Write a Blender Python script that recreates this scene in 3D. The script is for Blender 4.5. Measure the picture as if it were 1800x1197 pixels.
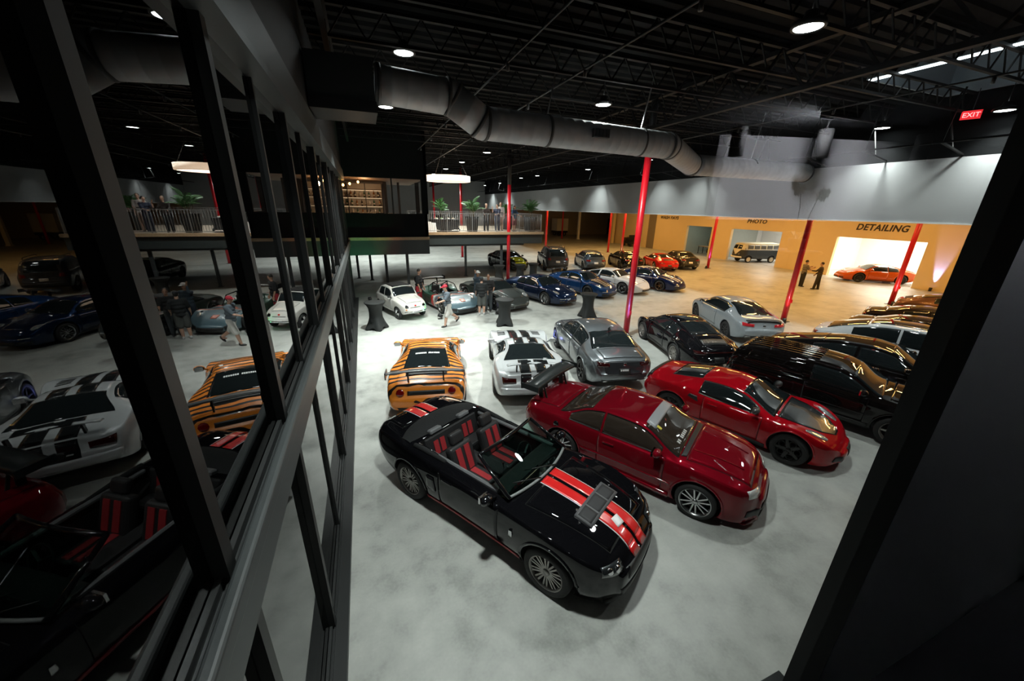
import bpy, bmesh, math, random
import numpy as np
from mathutils import Vector, Matrix
from mathutils.bvhtree import BVHTree

for o in list(bpy.data.objects):
    bpy.data.objects.remove(o, do_unlink=True)
SC = bpy.context.scene
COL = SC.collection
random.seed(7)

# ------------------------------------------------------------------ camera
# world: X = across the hall (facade at x=-0.7), Y = along the facade, Z up; floor z=0
CAM_H, F_PX = 4.736, 654.5
YAW, PITCH, ROLL = math.radians(21.18), math.radians(19.67), math.radians(1.15)
cam_data = bpy.data.cameras.new('camera')
cam_data.sensor_width = 36.0
cam_data.lens = F_PX / 1800 * 36
cam_data.clip_start = 0.02
cam_data.clip_end = 400
cam = bpy.data.objects.new('camera', cam_data)
COL.objects.link(cam)
_F = Vector((math.sin(YAW)*math.cos(PITCH), math.cos(YAW)*math.cos(PITCH), -math.sin(PITCH)))
_R = Vector((math.cos(YAW), -math.sin(YAW), 0))
_U = _R.cross(_F)
_R2 = _R*math.cos(ROLL) + _U*math.sin(ROLL)
_U2 = _U*math.cos(ROLL) - _R*math.sin(ROLL)
cam.matrix_world = Matrix(((_R2.x, _U2.x, -_F.x, 0), (_R2.y, _U2.y, -_F.y, 0), (_R2.z, _U2.z, -_F.z, CAM_H), (0, 0, 0, 1)))
SC.camera = cam

# ------------------------------------------------------------------ world, exposure
world = bpy.data.worlds.new('night')
world.use_nodes = True
world.node_tree.nodes['Background'].inputs[0].default_value = (0.012, 0.014, 0.018, 1)
world.node_tree.nodes['Background'].inputs[1].default_value = 0.6
SC.world = world
SC.view_settings.view_transform = 'Standard'
SC.view_settings.look = 'None'
SC.view_settings.exposure = 0.0
SC.view_settings.gamma = 1.0
SC.view_settings.use_curve_mapping = False
LAMP_W = 210.0      # one high-bay lamp of the hall
WARM_W = 235.0      # one warm lamp row of the bays behind the bulkhead

# ------------------------------------------------------------------ materials
MATS = {}
def mat(name, col=(.5, .5, .5), rough=.5, metal=0.0, coat=0.0, emit=None, estr=0.0, var=0.06, scale=6.0, bump=0.0, spec=.5):
    """procedural principled material; noise varies tone (and optional relief)"""
    if name in MATS:
        return MATS[name]
    m = bpy.data.materials.new(name)
    m.use_nodes = True
    nt = m.node_tree
    b = nt.nodes['Principled BSDF']
    b.inputs['Roughness'].default_value = rough
    b.inputs['Metallic'].default_value = metal
    b.inputs['Coat Weight'].default_value = coat
    b.inputs['Coat Roughness'].default_value = .018
    b.inputs['Specular IOR Level'].default_value = spec
    tc = nt.nodes.new('ShaderNodeTexCoord')
    n = nt.nodes.new('ShaderNodeTexNoise')
    n.inputs['Scale'].default_value = scale
    n.inputs['Detail'].default_value = 3
    nt.links.new(tc.outputs['Object'], n.inputs['Vector'])
    mx = nt.nodes.new('ShaderNodeMix')
    mx.data_type = 'RGBA'
    mx.inputs[6].default_value = (*[c*(1-var) for c in col], 1)
    mx.inputs[7].default_value = (*[min(1, c*(1+var)) for c in col], 1)
    nt.links.new(n.outputs['Fac'], mx.inputs[0])
    nt.links.new(mx.outputs[2], b.inputs['Base Color'])
    if emit is not None:
        b.inputs['Emission Color'].default_value = (*emit, 1)
        b.inputs['Emission Strength'].default_value = estr
    if bump:
        bp = nt.nodes.new('ShaderNodeBump')
        bp.inputs['Strength'].default_value = bump
        bp.inputs['Distance'].default_value = .02
        nt.links.new(n.outputs['Fac'], bp.inputs['Height'])
        nt.links.new(bp.outputs['Normal'], b.inputs['Normal'])
    MATS[name] = m
    return m

def paint(name, col, metal=.0, rough=.3, flake=0.0):
    return mat('paint_'+name, col, .5 if metal < .3 else .34, metal*(.45 if metal < .5 else 1.0), coat=1.0, spec=.0, var=.03+flake, scale=40 if flake else 3)

def mat_concrete():
    m = bpy.data.materials.new('polished_concrete')
    m.use_nodes = True
    nt = m.node_tree; N = nt.nodes; L = nt.links
    b = N['Principled BSDF']
    tc = N.new('ShaderNodeTexCoord')
    n1 = N.new('ShaderNodeTexNoise'); n1.inputs['Scale'].default_value = .55; n1.inputs['Detail'].default_value = 8; n1.inputs['Roughness'].default_value = .62
    n2 = N.new('ShaderNodeTexNoise'); n2.inputs['Scale'].default_value = 2.6; n2.inputs['Detail'].default_value = 6
    n3 = N.new('ShaderNodeTexNoise'); n3.inputs['Scale'].default_value = 30; n3.inputs['Detail'].default_value = 3
    for n in (n1, n2, n3): L.new(tc.outputs['Object'], n.inputs['Vector'])
    a = N.new('ShaderNodeMath'); a.operation = 'MULTIPLY_ADD'; a.inputs[1].default_value = .55
    L.new(n1.outputs['Fac'], a.inputs[0])
    a2 = N.new('ShaderNodeMath'); a2.operation = 'MULTIPLY_ADD'; a2.inputs[1].default_value = .35
    L.new(n2.outputs['Fac'], a2.inputs[0]); 
    a3 = N.new('ShaderNodeMath'); a3.operation = 'MULTIPLY'; a3.inputs[1].default_value = .10
    L.new(n3.outputs['Fac'], a3.inputs[0]); L.new(a3.outputs[0], a2.inputs[2]); L.new(a2.outputs[0], a.inputs[2])
    r = N.new('ShaderNodeValToRGB'); e = r.color_ramp.elements
    e[0].position = .34; e[0].color = (.215, .225, .21, 1)
    e[1].position = .62; e[1].color = (.50, .51, .48, 1)
    k = e.new(.48); k.color = (.40, .41, .385, 1)
    L.new(a.outputs[0], r.inputs[0]); L.new(r.outputs[0], b.inputs['Base Color'])
    rr = N.new('ShaderNodeMapRange'); rr.inputs[3].default_value = .3; rr.inputs[4].default_value = .5
    L.new(n2.outputs['Fac'], rr.inputs[0]); L.new(rr.outputs[0], b.inputs['Roughness'])
    b.inputs['Specular IOR Level'].default_value = .38
    return m

def mat_glass_pane(name, tint, refl=1.0, ior=1.5):
    """thin pane: fresnel mix of a clear tinted pass-through and a mirror reflection"""
    m = bpy.data.materials.new(name)
    m.use_nodes = True
    nt = m.node_tree; N = nt.nodes; L = nt.links
    N.remove(N['Principled BSDF'])
    tr = N.new('ShaderNodeBsdfTransparent'); tr.inputs[0].default_value = (*tint, 1)
    gl = N.new('ShaderNodeBsdfGlossy'); gl.inputs['Roughness'].default_value = 0.0
    gl.inputs[0].default_value = (refl, refl, refl, 1)
    fr = N.new('ShaderNodeFresnel'); fr.inputs[0].default_value = ior
    mx = N.new('ShaderNodeMixShader')
    L.new(fr.outputs[0], mx.inputs[0]); L.new(tr.outputs[0], mx.inputs[1]); L.new(gl.outputs[0], mx.inputs[2])
    L.new(mx.outputs[0], N['Material Output'].inputs[0])
    MATS[name] = m
    return m

def mat_tiger():
    m = bpy.data.materials.new('tiger_wrap'); m.use_nodes = True
    nt = m.node_tree; N = nt.nodes; L = nt.links; b = N['Principled BSDF']
    tc = N.new('ShaderNodeTexCoord')
    mp = N.new('ShaderNodeMapping'); mp.inputs['Scale'].default_value = (1, 1, 1)
    w = N.new('ShaderNodeTexWave'); w.inputs['Scale'].default_value = 1.7; w.inputs['Distortion'].default_value = 4.6
    w.inputs['Detail'].default_value = 1.5; w.inputs['Detail Scale'].default_value = 1.1
    n = N.new('ShaderNodeTexNoise'); n.inputs['Scale'].default_value = 3.2
    ad = N.new('ShaderNodeMath'); ad.operation = 'MULTIPLY_ADD'; ad.inputs[1].default_value = .5
    L.new(tc.outputs['Object'], mp.inputs[0]); L.new(mp.outputs[0], w.inputs['Vector']); L.new(mp.outputs[0], n.inputs['Vector'])
    L.new(n.outputs['Fac'], ad.inputs[0]); L.new(w.outputs['Fac'], ad.inputs[2])
    r = N.new('ShaderNodeValToRGB'); r.color_ramp.interpolation = 'LINEAR'
    e = r.color_ramp.elements
    e[0].position = .58; e[0].color = (.012, .010, .009, 1)
    e[1].position = .61; e[1].color = (.90, .27, .028, 1)
    L.new(ad.outputs[0], r.inputs[0]); L.new(r.outputs[0], b.inputs['Base Color'])
    b.inputs['Roughness'].default_value = .32; b.inputs['Coat Weight'].default_value = .6; b.inputs['Coat Roughness'].default_value = .05
    MATS['tiger_wrap'] = m
    return m

GLASS = mat('dark_glass', (.012, .016, .017), .03, 0, coat=.4, var=.1)
GLASS2 = mat('brown_tinted_glass', (.035, .026, .02), .03, 0, coat=.4, var=.2, scale=4)
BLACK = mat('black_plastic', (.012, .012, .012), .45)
BLACKG = mat('black_gloss', (.006, .006, .007), .1, 0, coat=.5)
GAP = mat('panel_gap', (.004, .004, .004), .8)
RUBBER = mat('tyre_rubber', (.016, .016, .016), .75, bump=.2, scale=60)
CHROME = mat('chrome', (.8, .8, .82), .08, 1.0)
ALLOY = mat('alloy_silver', (.55, .56, .57), .25, 1.0)
ALLOYD = mat('alloy_gunmetal', (.30, .285, .27), .32, .8)
ALLOYB = mat('alloy_black', (.02, .02, .02), .25, .3)
BRAKE = mat('brake_disc', (.16, .15, .15), .35, 1.0)
LAMPG = mat('lamp_lens', (.62, .65, .66), .06, .6, coat=1, var=.35, scale=25)
TAIL = mat('tail_lens', (.20, .004, .004), .1, 0, coat=1, var=.3, scale=30)
TAILD = mat('tail_lens_smoked', (.035, .003, .003), .1, 0, coat=1, var=.3, scale=30)
AMBER = mat('amber_lens', (.8, .25, .03), .15, 0, coat=1)
PLATE = mat('plate_white', (.75, .75, .72), .4)
WHITE = mat('white_vinyl', (.85, .85, .85), .45)
TAN = mat('tan_leather', (.25, .13, .06), .5)

# ------------------------------------------------------------------ mesh helpers
def mesh_from(verts, faces, name='m', smooth=True, mats=None, fmi=None):
    me = bpy.data.meshes.new(name)
    me.from_pydata([tuple(v) for v in verts], [], faces)
    if smooth:
        me.polygons.foreach_set('use_smooth', [True]*len(me.polygons))
    if mats:
        for m in mats: me.materials.append(m)
    if fmi is not None:
        me.polygons.foreach_set('material_index', fmi)
    me.update()
    return me

def obj(name, me, parent=None, loc=None, rot=None, m=None):
    o = bpy.data.objects.new(name, me)
    COL.objects.link(o)
    if m is not None and me is not None and not len(me.materials):
        me.materials.append(m)
    if parent is not None: o.parent = parent
    if loc is not None: o.location = loc
    if rot is not None: o.rotation_euler = rot
    return o

def tag(o, label, cat, group=None):
    o['label'] = label; o['category'] = cat
    if group: o['group'] = group
    return o

def thing(name, label, cat, loc=(0, 0, 0), rz=0.0, group=None):
    o = bpy.data.objects.new(name, None)
    o.empty_display_size = .1
    COL.objects.link(o)
    o.location = loc; o.rotation_euler = (0, 0, rz)
    return tag(o, label, cat, group)

def struct(o):
    o['kind'] = 'structure'
    return o

class MB:
    """collects shapes into one mesh"""
    def __init__(s): s.v = []; s.f = []; s.sm = []
    def add(s, v, f, smooth=False):
        k = len(s.v); s.v += [tuple(p) for p in v]; s.f += [tuple(i+k for i in q) for q in f]; s.sm += [smooth]*len(f)
        return s
    def box(s, x0, x1, y0, y1, z0, z1, M=None):
        v = [Vector((x, y, z)) for z in (z0, z1) for y in (y0, y1) for x in (x0, x1)]
        if M is not None: v = [M @ p for p in v]
        return s.add(v, [(0, 2, 3, 1), (4, 5, 7, 6), (0, 1, 5, 4), (2, 6, 7, 3), (0, 4, 6, 2), (1, 3, 7, 5)])
    def bar(s, a, b, w, h=None):
        a = Vector(a); b = Vector(b); h = h or w
        d = (b-a).normalized(); up = Vector((0, 0, 1)) if abs(d.z) < .95 else Vector((1, 0, 0))
        r = d.cross(up).normalized(); u = r.cross(d)
        v = [p + r*sx*w/2 + u*sz*h/2 for p in (a, b) for sx, sz in ((-1, -1), (1, -1), (1, 1), (-1, 1))]
        return s.add(v, [(3, 2, 1, 0), (4, 5, 6, 7), (0, 1, 5, 4), (1, 2, 6, 5), (2, 3, 7, 6), (3, 0, 4, 7)])
    def tube(s, pts, r, n=8, caps=True):
        pts = [Vector(p) for p in pts]
        rs = r if isinstance(r, (list, tuple)) else [r]*len(pts)
        v = []; f = []; prev = None
        for i, p in enumerate(pts):
            d = (pts[min(i+1, len(pts)-1)]-pts[max(i-1, 0)]).normalized()
            if prev is None:
                up = Vector((0, 0, 1)) if abs(d.z) < .9 else Vector((1, 0, 0))
                a = d.cross(up).normalized()
            else:
                a = (prev - d*prev.dot(d)).normalized()
            prev = a; b = d.cross(a)
            v += [p + (a*math.cos(2*math.pi*k/n)+b*math.sin(2*math.pi*k/n))*rs[i] for k in range(n)]
        for i in range(len(pts)-1):
            for k in range(n):
                f.append((i*n+k, i*n+(k+1) % n, (i+1)*n+(k+1) % n, (i+1)*n+k))
        if caps:
            f.append(tuple(reversed(range(n)))); f.append(tuple((len(pts)-1)*n+k for k in range(n)))
        return s.add(v, f, True)
    def lathe(s, prof, n=24, M=None, closed=False):
        """profile [(r,z)] revolved about local Z"""
        v = []; f = []; m = len(prof)
        for k in range(n):
            c, q = math.cos(2*math.pi*k/n), math.sin(2*math.pi*k/n)
            v += [Vector((r*c, r*q, z)) for r, z in prof]
        if M is not None: v = [M @ p for p in v]
        for k in range(n):
            k2 = (k+1) % n
            for i in range(m-1 if not closed else m):
                j = (i+1) % m
                f.append((k*m+i, k2*m+i, k2*m+j, k*m+j))
        return s.add(v, f, True)
    def ell(s, c, r, nu=12, nv=8, M=None):
        c = Vector(c); v = [c+Vector((0, 0, -r[2]))]; f = []
        for j in range(1, nv):
            a = -math.pi/2+math.pi*j/nv
            for k in range(nu):
                t = 2*math.pi*k/nu
                v.append(c+Vector((r[0]*math.cos(a)*math.cos(t), r[1]*math.cos(a)*math.sin(t), r[2]*math.sin(a))))
        v.append(c+Vector((0, 0, r[2])))
        for k in range(nu): f.append((0, 1+(k+1) % nu, 1+k))
        for j in range(nv-2):
            for k in range(nu):
                f.append((1+j*nu+k, 1+j*nu+(k+1) % nu, 1+(j+1)*nu+(k+1) % nu, 1+(j+1)*nu+k))
        last = len(v)-1
        for k in range(nu): f.append((last, 1+(nv-2)*nu+k, 1+(nv-2)*nu+(k+1) % nu))
        if M is not None: v = [M @ p for p in v]
        return s.add(v, f, True)
    def mesh(s, name='m', m=None):
        me = mesh_from(s.v, s.f, name, smooth=False)
        me.polygons.foreach_set('use_smooth', s.sm)
        if m is not None: me.materials.append(m)
        return me
    def build(s, name, m, parent=None, loc=None, rot=None):
        return obj(name, s.mesh(name, m), parent, loc, rot)

def box_obj(name, x0, x1, y0, y1, z0, z1, m, parent=None, bevel=0.0):
    o = MB().box(x0, x1, y0, y1, z0, z1).build(name, m, parent)
    if bevel:
        md = o.modifiers.new('bevel', 'BEVEL'); md.width = bevel; md.segments = 2
    return o

def eval_mesh(o):
    dg = bpy.context.evaluated_depsgraph_get()
    dg.update()
    return bpy.data.meshes.new_from_object(o.evaluated_get(dg))

def pchip(pts):
    pts = sorted(pts); X = np.array([p[0] for p in pts], float); Y = np.array([p[1] for p in pts], float)
    h = np.diff(X); d = np.diff(Y)/h; n = len(X); g = np.zeros(n)
    for i in range(1, n-1):
        if d[i-1]*d[i] > 0:
            w1 = 2*h[i]+h[i-1]; w2 = h[i]+2*h[i-1]
            g[i] = (w1+w2)/(w1/d[i-1]+w2/d[i])
    g[0] = d[0]; g[-1] = d[-1]
    def fn(x):
        x = min(max(x, X[0]), X[-1]); i = min(int(np.searchsorted(X, x, 'right'))-1, n-2); i = max(i, 0)
        t = (x-X[i])/h[i]
        return float(Y[i]*(1+2*t)*(1-t)**2+g[i]*h[i]*t*(1-t)**2+Y[i+1]*t*t*(3-2*t)+g[i+1]*h[i]*t*t*(t-1))
    return fn
# ================================================================== STRUCTURE
DARKSTEEL = mat('dark_steel', (.02, .021, .022), .5, .3)
FRAME = mat('facade_frame', (.028, .030, .030), .42, .2)
TRANSOM = mat('facade_transom', (.050, .057, .058), .45, .1, var=.12, scale=3)
FPOST = mat('facade_mullion', (.012, .013, .013), .5, .1)
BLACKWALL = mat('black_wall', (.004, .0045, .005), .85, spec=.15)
SLATEWALL = mat('slate_wall', (.011, .0135, .016), .6, var=.15, scale=1.2)
FASCIA = mat('fascia_green_grey', (.030, .040, .041), .5, var=.1)
WOOD = mat('plank_edge', (.42, .29, .17), .55, var=.25, scale=14)
DECKING = mat('balcony_floor', (.45, .36, .28), .5, var=.15, scale=5)
REDPAINT = mat('red_post_paint', (.62, .008, .018), .35, 0, coat=.3)
BULK = mat('bulkhead_plaster', (.36, .37, .375), .8, var=.08, scale=1.0)
TANWALL = mat('tan_wall', (.70, .54, .30), .75, var=.05, scale=1.5)
CREAM = mat('cream_wall', (.74, .72, .66), .8, var=.04, scale=1)
GREENGREY = mat('wash_bay_wall', (.30, .32, .29), .7, var=.1)
ROOF = mat('roof_deck', (.0025, .0027, .0027), .8, .0, spec=.1)
JOIST = mat('joist_steel', (.006, .006, .006), .6, .0, spec=.2)
GALV = mat('galvanised_duct', (.50, .51, .52), .55, .25, var=.18, scale=5)
GALVD = mat('duct_band', (.10, .10, .10), .5, .5)
LENS_COOL = mat('lamp_cool', (1, 1, 1), .5, emit=(.93, 1, 1), estr=28)
LENS_WARM = mat('lamp_warm', (1, 1, 1), .5, emit=(1, .60, .22), estr=16)
FACADE_GLASS = mat_glass_pane('facade_glass', (.30, .31, .30), ior=1.65)
FRONT_GLASS = mat_glass_pane('front_glass', (.97, .98, .97), ior=1.62)
CLEAR = mat_glass_pane('clear_glass', (.80, .90, .87), ior=1.55)
BARGLASS = mat_glass_pane('bar_glass', (.9, .9, .9), ior=1.45)

DECK_Z = 8.2
floor = struct(box_obj('floor', -7, 52, -8, 68, -.2, 0, mat_concrete()))

# ---- roof: corrugated deck with bar joists and girders
mb = MB(); v = []; f = []
y = .3; k = 0; prof = []
while y < 66:
    for dy, z in ((0, 0), (.16, 0), (.20, .07), (.36, .07)):
        prof.append((y+dy, DECK_Z+z))
    y += .40
SKX0, SKX1, SKY0, SKY1 = 13.2, 17.1, 4.6, 7.7      # roof light opening
def deck(x0, x1, ylo, yhi):
    p = [q for q in prof if ylo-.01 <= q[0] <= yhi+.01]
    v = [(x, a, b) for a, b in p for x in (x0, x1)]
    f = [(2*i, 2*i+2, 2*i+3, 2*i+1) for i in range(len(p)-1)]
    mb.add(v, f)
deck(-7, SKX0, 0, 66); deck(SKX1, 18, 0, 66); deck(SKX0, SKX1, 0, SKY0); deck(SKX0, SKX1, SKY1, 66)
ceiling = struct(mb.build('ceiling', ROOF))
def joist(a, b, zt, depth, name, n, w=.05):
    m = MB(); a = Vector(a); b = Vector(b)
    T = lambda t, z: a.lerp(b, t)+Vector((0, 0, z))
    m.bar(T(0, zt), T(1, zt), w*1.6, w); m.bar(T(0, zt-depth), T(1, zt-depth), w*1.4, w)
    for i in range(n):
        m.bar(T(i/n, zt), T((i+.5)/n, zt-depth), w*.5); m.bar(T((i+.5)/n, zt-depth), T((i+1)/n, zt), w*.5)
    return m.build(name, JOIST, ceiling)
yy = 1.4
while yy < 44:
    joist((-.6, yy, 0), (17.2, yy+.0, 0), DECK_Z-.05, .5, 'roof_joist', 26, .055)
    yy += 1.9
for gx in (9.2,):
    joist((gx, .5, 0), (gx, 60, 0), DECK_Z-.06, .85, 'roof_girder', 44, .1)
joist((-.3, 4.0, 0), (-.3, 24, 0), DECK_Z-.1, .6, 'roof_girder', 18, .07)
for (px, pz, r) in ((4.6, 7.45, .022), (12.6, 7.5, .022), (2.9, 7.35, .018)):
    m = MB().tube([(px, .6, pz), (px, 50, pz)], r, 6)
    for q in range(2, 50, 3): m.tube([(px, q, pz-.02), (px, q, pz-.14)], .035, 6)
    m.build('sprinkler_pipe', mat('pipe_grey', (.10, .10, .10), .45, .4), ceiling)
# roof light: shaft, glowing rim pane
m = MB()
for (x0, x1, y0, y1) in ((SKX0-.05, SKX0, SKY0, SKY1), (SKX1, SKX1+.05, SKY0, SKY1), (SKX0, SKX1, SKY0-.05, SKY0), (SKX0, SKX1, SKY1, SKY1+.05)):
    m.box(x0, x1, y0, y1, DECK_Z-.02, DECK_Z+.9)
sky = struct(m.build('window_1', mat('roof_light_shaft', (.30, .36, .40), .6)))
MB().box(SKX0, SKX1, SKY0, SKY1, DECK_Z+.9, DECK_Z+.93).build('pane', mat('roof_light_pane', (.02, .025, .03), .2), sky)
MB().box(SKX0+.01, SKX0+.16, SKY0, SKY1, DECK_Z-.04, DECK_Z+.05).build('light_strip', mat('strip_glow', (1, 1, 1), .5, emit=(.85, .95, 1), estr=5), sky)

# ---- walls
wl = struct(MB().box(-.95, -.72, .4, 21, 6.26, DECK_Z+.1).build('wall_left', SLATEWALL))
wb = struct(MB().box(-7, 17.3, 57, 57.3, 0, DECK_Z+.1).build('wall_back', mat('far_wall_grey', (.30, .31, .32), .8, var=.1, scale=.7)))
bulk = struct(MB().box(17.3, 17.5, .45, 57, 4.52, 6.45).build('wall_bulkhead', BULK))
struct(MB().box(17.3, 17.5, .4, 57, 6.45, DECK_Z+.1).build('wall_bulkhead_upper', BLACKWALL))
MB().box(17.27, 17.53, .45, 57, 4.485, 4.52).build('edge_trim', mat('trim_white', (.75, .74, .70), .6), bulk)
# joist ends against the bulkhead
m = MB()
for i in range(26):
    y0 = 5+i*1.9
    m.bar((15.9, y0, 6.75), (17.3, y0, 6.5), .05); m.bar((15.9, y0, 6.75), (16.4, y0+.1, DECK_Z), .04); m.bar((16.6, y0, 6.62), (16.9, y0+.5, DECK_Z-.4), .03)
m.bar((15.9, 4, 6.75), (15.9, 56, 6.75), .05)
m.build('brace', JOIST, bulk)
# right-hand wall of the bays with its openings
WX = 35.0
m = MB()
def seg(y0, y1, z0=0, z1=6.6): m.box(WX, WX+.3, y0, y1, z0, z1)
ops = [(14.03, 19.4, 3.05), (23.8, 29.0, 3.12), (31.42, 34.9, 3.15)]
seg(2, 14.03); seg(19.4, 23.8); seg(29.0, 31.42); seg(34.9, 40.1); seg(41.6, 48.6)
for a, b, h in ops: seg(a, b, h)
wr_ = struct(m.build('wall_right', TANWALL))
struct(MB().box(WX+.1, WX+3, 40.1, 41.6, 0, 6.6).box(WX+.28, 52, 48.3, 48.6, 0, 6.6).build('wall_passage', mat('passage_brown', (.20, .16, .11), .8)))
struct(MB().box(17.3, 52, 66, 66.3, 0, 6.6).box(51.8, 52, 48, 66, 0, 6.6).build('wall_far', mat('far_tan', (.36, .31, .24), .8, var=.12, scale=.6)))
struct(MB().box(17.5, 52, .4, 66, 6.6, 6.75).build('ceiling_bays', mat('bay_ceiling', (.30, .27, .22), .8)))
struct(MB().box(17.5, WX, .2, .4, 0, 6.6).build('wall_near_bays', TANWALL))
struct(MB().box(34.2, 34.2+.45, 48.2, 48.65, 0, 6.6).build('trim_1', TANWALL))
# bay rooms
def bay(y0, y1, d, h, mw, mf, nm):
    m = MB(); x0 = WX+.3
    m.box(x0+d, x0+d+.1, y0-3, y1+3, 0, h+1).box(x0, x0+d, y0-3.1, y0-3, 0, h+1).box(x0, x0+d, y1+3, y1+3.1, 0, h+1).box(x0, x0+d, y0-3, y1+3, h+1, h+1.1)
    o = struct(m.build('wall_'+nm, mw))
    MB().box(x0, x0+d, y0-3, y1+3, 0, .012).build('floor_finish', mf, o)
    return o
bay(15.2, 18.4, 7, 3.05, mat('detail_white', (.80, .78, .72), .8), mat('detail_floor', (.45, .43, .39), .4), 'detailing')
bay(24.6, 28.0, 7, 3.12, mat('photo_white', (.62, .62, .60), .8), mat('photo_floor', (.42, .41, .38), .4), 'photo')
bay(33.9, 33.6, 6, 3.15, GREENGREY, mat('wash_floor', (.20, .19, .16), .3), 'wash')
def text(name, s, y0, y1, zb, zt, parent):
    c = bpy.data.curves.new(name, 'FONT'); c.body = s; c.size = 1; c.extrude = .012; c.shear = .18; c.space_character = 1.08; c.offset = .028
    o = bpy.data.objects.new(name, c); COL.objects.link(o)
    me = eval_mesh(o); bpy.data.objects.remove(o, do_unlink=True)
    xs = [q.co.x for q in me.vertices]; ys = [q.co.y for q in me.vertices]
    sx = (y0-y1)/(max(xs)-min(xs)); sy = (zt-zb)/(max(ys)-min(ys))
    mnx, mny = min(xs), min(ys)
    for q in me.vertices:
        x, yv, z = q.co
        q.co = (WX-.015-z, y0-(x-mnx)*sx, zb+(yv-mny)*sy)
    return obj(name, me, parent, m=mat('sign_letters', (.03, .022, .015), .6))
text('sign_lettering', 'DETAILING', 18.3, 15.2, 3.62, 4.08, wr_)
text('sign_lettering', 'PHOTO', 27.45, 25.45, 3.74, 4.10, wr_)
text('sign_lettering', 'WASH BAYS', 39.4, 36.4, 3.74, 4.10, wr_)

# ---- red posts
for i, (px, py, top, lab) in enumerate([
        (9.3, 11.5, 6.75, 'tall red steel post beside the black rear-engined coupe, nearest of the red posts'),
        (17.72, 11.0, 6.6, 'red steel post just behind the silver coupe'),
        (27.24, 11.5, 6.6, 'red steel post in front of the orange coupe in the detailing bay'),
        (9.02, 24.3, 6.1, 'red steel post at the balcony corner behind the dark blue coupe'),
        (8.82, 36.8, 8.1, 'red steel post behind and below the balcony'),
        (19.2, 39.5, 6.55, 'red steel post behind the dark grey off-roader'),
        (26.36, 37.6, 6.6, 'thin red steel post left of the wash bay wall, further one of the pair'),
        (24.2, 32.2, 6.6, 'dark red steel post rising behind the black coupe roof'),
        (28.1, 24.9, 6.6, 'red steel post beside the dark saloon, lit purple at its foot'),
        (30.6, 57.0, 6.6, 'red steel post in the dim far end of the bays'),
        (8.5, 50.0, 8.1, 'red steel post at far left beyond the balcony')]):
    t = thing('steel_post', lab, 'post', (px, py, 0), 0, 'red steel posts')
    MB().tube([(0, 0, .015), (0, 0, top)], .115, 20).build('shaft', REDPAINT, t)
    MB().box(-.19, .19, -.19, .19, 0, .02).build('base_plate', BLACK, t)
    MB().box(-.02, .02, -.17, -.115, .9, 1.05).build('outlet_box', REDPAINT, t)
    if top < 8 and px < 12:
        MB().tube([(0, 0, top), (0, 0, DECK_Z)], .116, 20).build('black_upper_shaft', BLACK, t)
t = thing('white_post', 'pale cream square post in the dim far end of the bays', 'post', (32.8, 55.5, 0))
MB().box(-.16, .16, -.16, .16, 0, 6.6).build('shaft', CREAM, t); MB().box(-.22, .22, -.22, .22, 0, .1).build('base_plate', CREAM, t)

# ---- left glazed facade
fac = bpy.data.objects.new('window_2', None); COL.objects.link(fac); struct(fac)
UP = [1.55, 2.85, 3.95, 5.25, 6.5, 7.95, 9.25, 10.6, 11.85, 13.15, 14.4, 15.7, 17.0, 18.3, 19.6, 20.65]
LO = [1.65, 3.05, 4.35, 5.95, 7.3, 8.85, 10.2, 11.75, 13.1, 14.65, 16.0, 17.5, 18.9, 20.65]
UP = [q*1.165 for q in UP if q*1.165 < 20.6]+[20.88]
LO = [q*1.165 for q in LO if q*1.165 < 20.6]+[20.88]
tr = MB().box(-.97, -.70, .4, 21, 2.74, 2.965).build('transom', TRANSOM, fac)
bv = tr.modifiers.new('b', 'BEVEL'); bv.width = .02; bv.segments = 2
tr = MB().box(-.768, -.695, .4, 21, 2.94, 3.06).build('transom_nosing', TRANSOM, fac)
bv = tr.modifiers.new('b', 'BEVEL'); bv.width = .022; bv.segments = 3
MB().box(-.845, -.815, .4, 21, 2.965, 3.02).build('glazing_rail', FRAME, fac)
MB().box(-.80, -.785, .4, 21, 2.965, 2.99).build('glazing_bead', FRAME, fac)
MB().box(-.95, -.66, .4, 21, 5.80, 6.24).build('header', TRANSOM, fac)
MB().box(-.86, -.80, .4, 21, 5.86, 5.94).build('glazing_rail', FRAME, fac)
MB().box(-.95, -.65, .4, 21, 0, .085).build('kerb', FRAME, fac)
MB().box(-.845, -.815, .4, 21, .085, .14).build('sill', FRAME, fac)
MB().box(-.80, -.785, .4, 21, .085, .11).build('glazing_bead', FRAME, fac)
MB().box(-.86, -.80, .4, 21, 2.68, 2.74).build('glazing_rail', FRAME, fac)
def mull(y, z0, z1, thick):
    w = .095 if thick else .05
    return MB().box(-.86, -.785 if thick else -.815, y-w, y, z0, z1).build('mullion', FPOST, fac)
for i, yv in enumerate(UP): mull(yv, 2.97, 5.95, i not in (2, 4, 6, 8, 10, 12))
for i, yv in enumerate(LO): mull(yv, .085, 2.74, i not in (2, 4, 6, 8, 10, 12))
def panes(ys, z0, z1):
    e = [.42]+ys
    for a, b in zip(e[:-1], e[1:]):
        mesh = mesh_from([(-.85, a, z0), (-.85, b, z0), (-.85, b, z1), (-.85, a, z1)], [(0, 1, 2, 3)], smooth=False, mats=[FACADE_GLASS])
        obj('pane', mesh, fac)
panes(UP, 2.97, 5.95); panes(LO, .08, 2.74)
# dark rooms behind the facade
struct(MB().box(-5.2, -5, .4, 21, 0, 6.3).box(-5, -.95, .2, .4, 0, 6.3).box(-5, -.95, 21, 21.2, 0, 6.3).box(-5, -.97, .4, 21, 2.8, 3.08).box(-5, -.95, .4, 21, 6.0, 6.26).build('wall_rooms', BLACKWALL))

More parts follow.
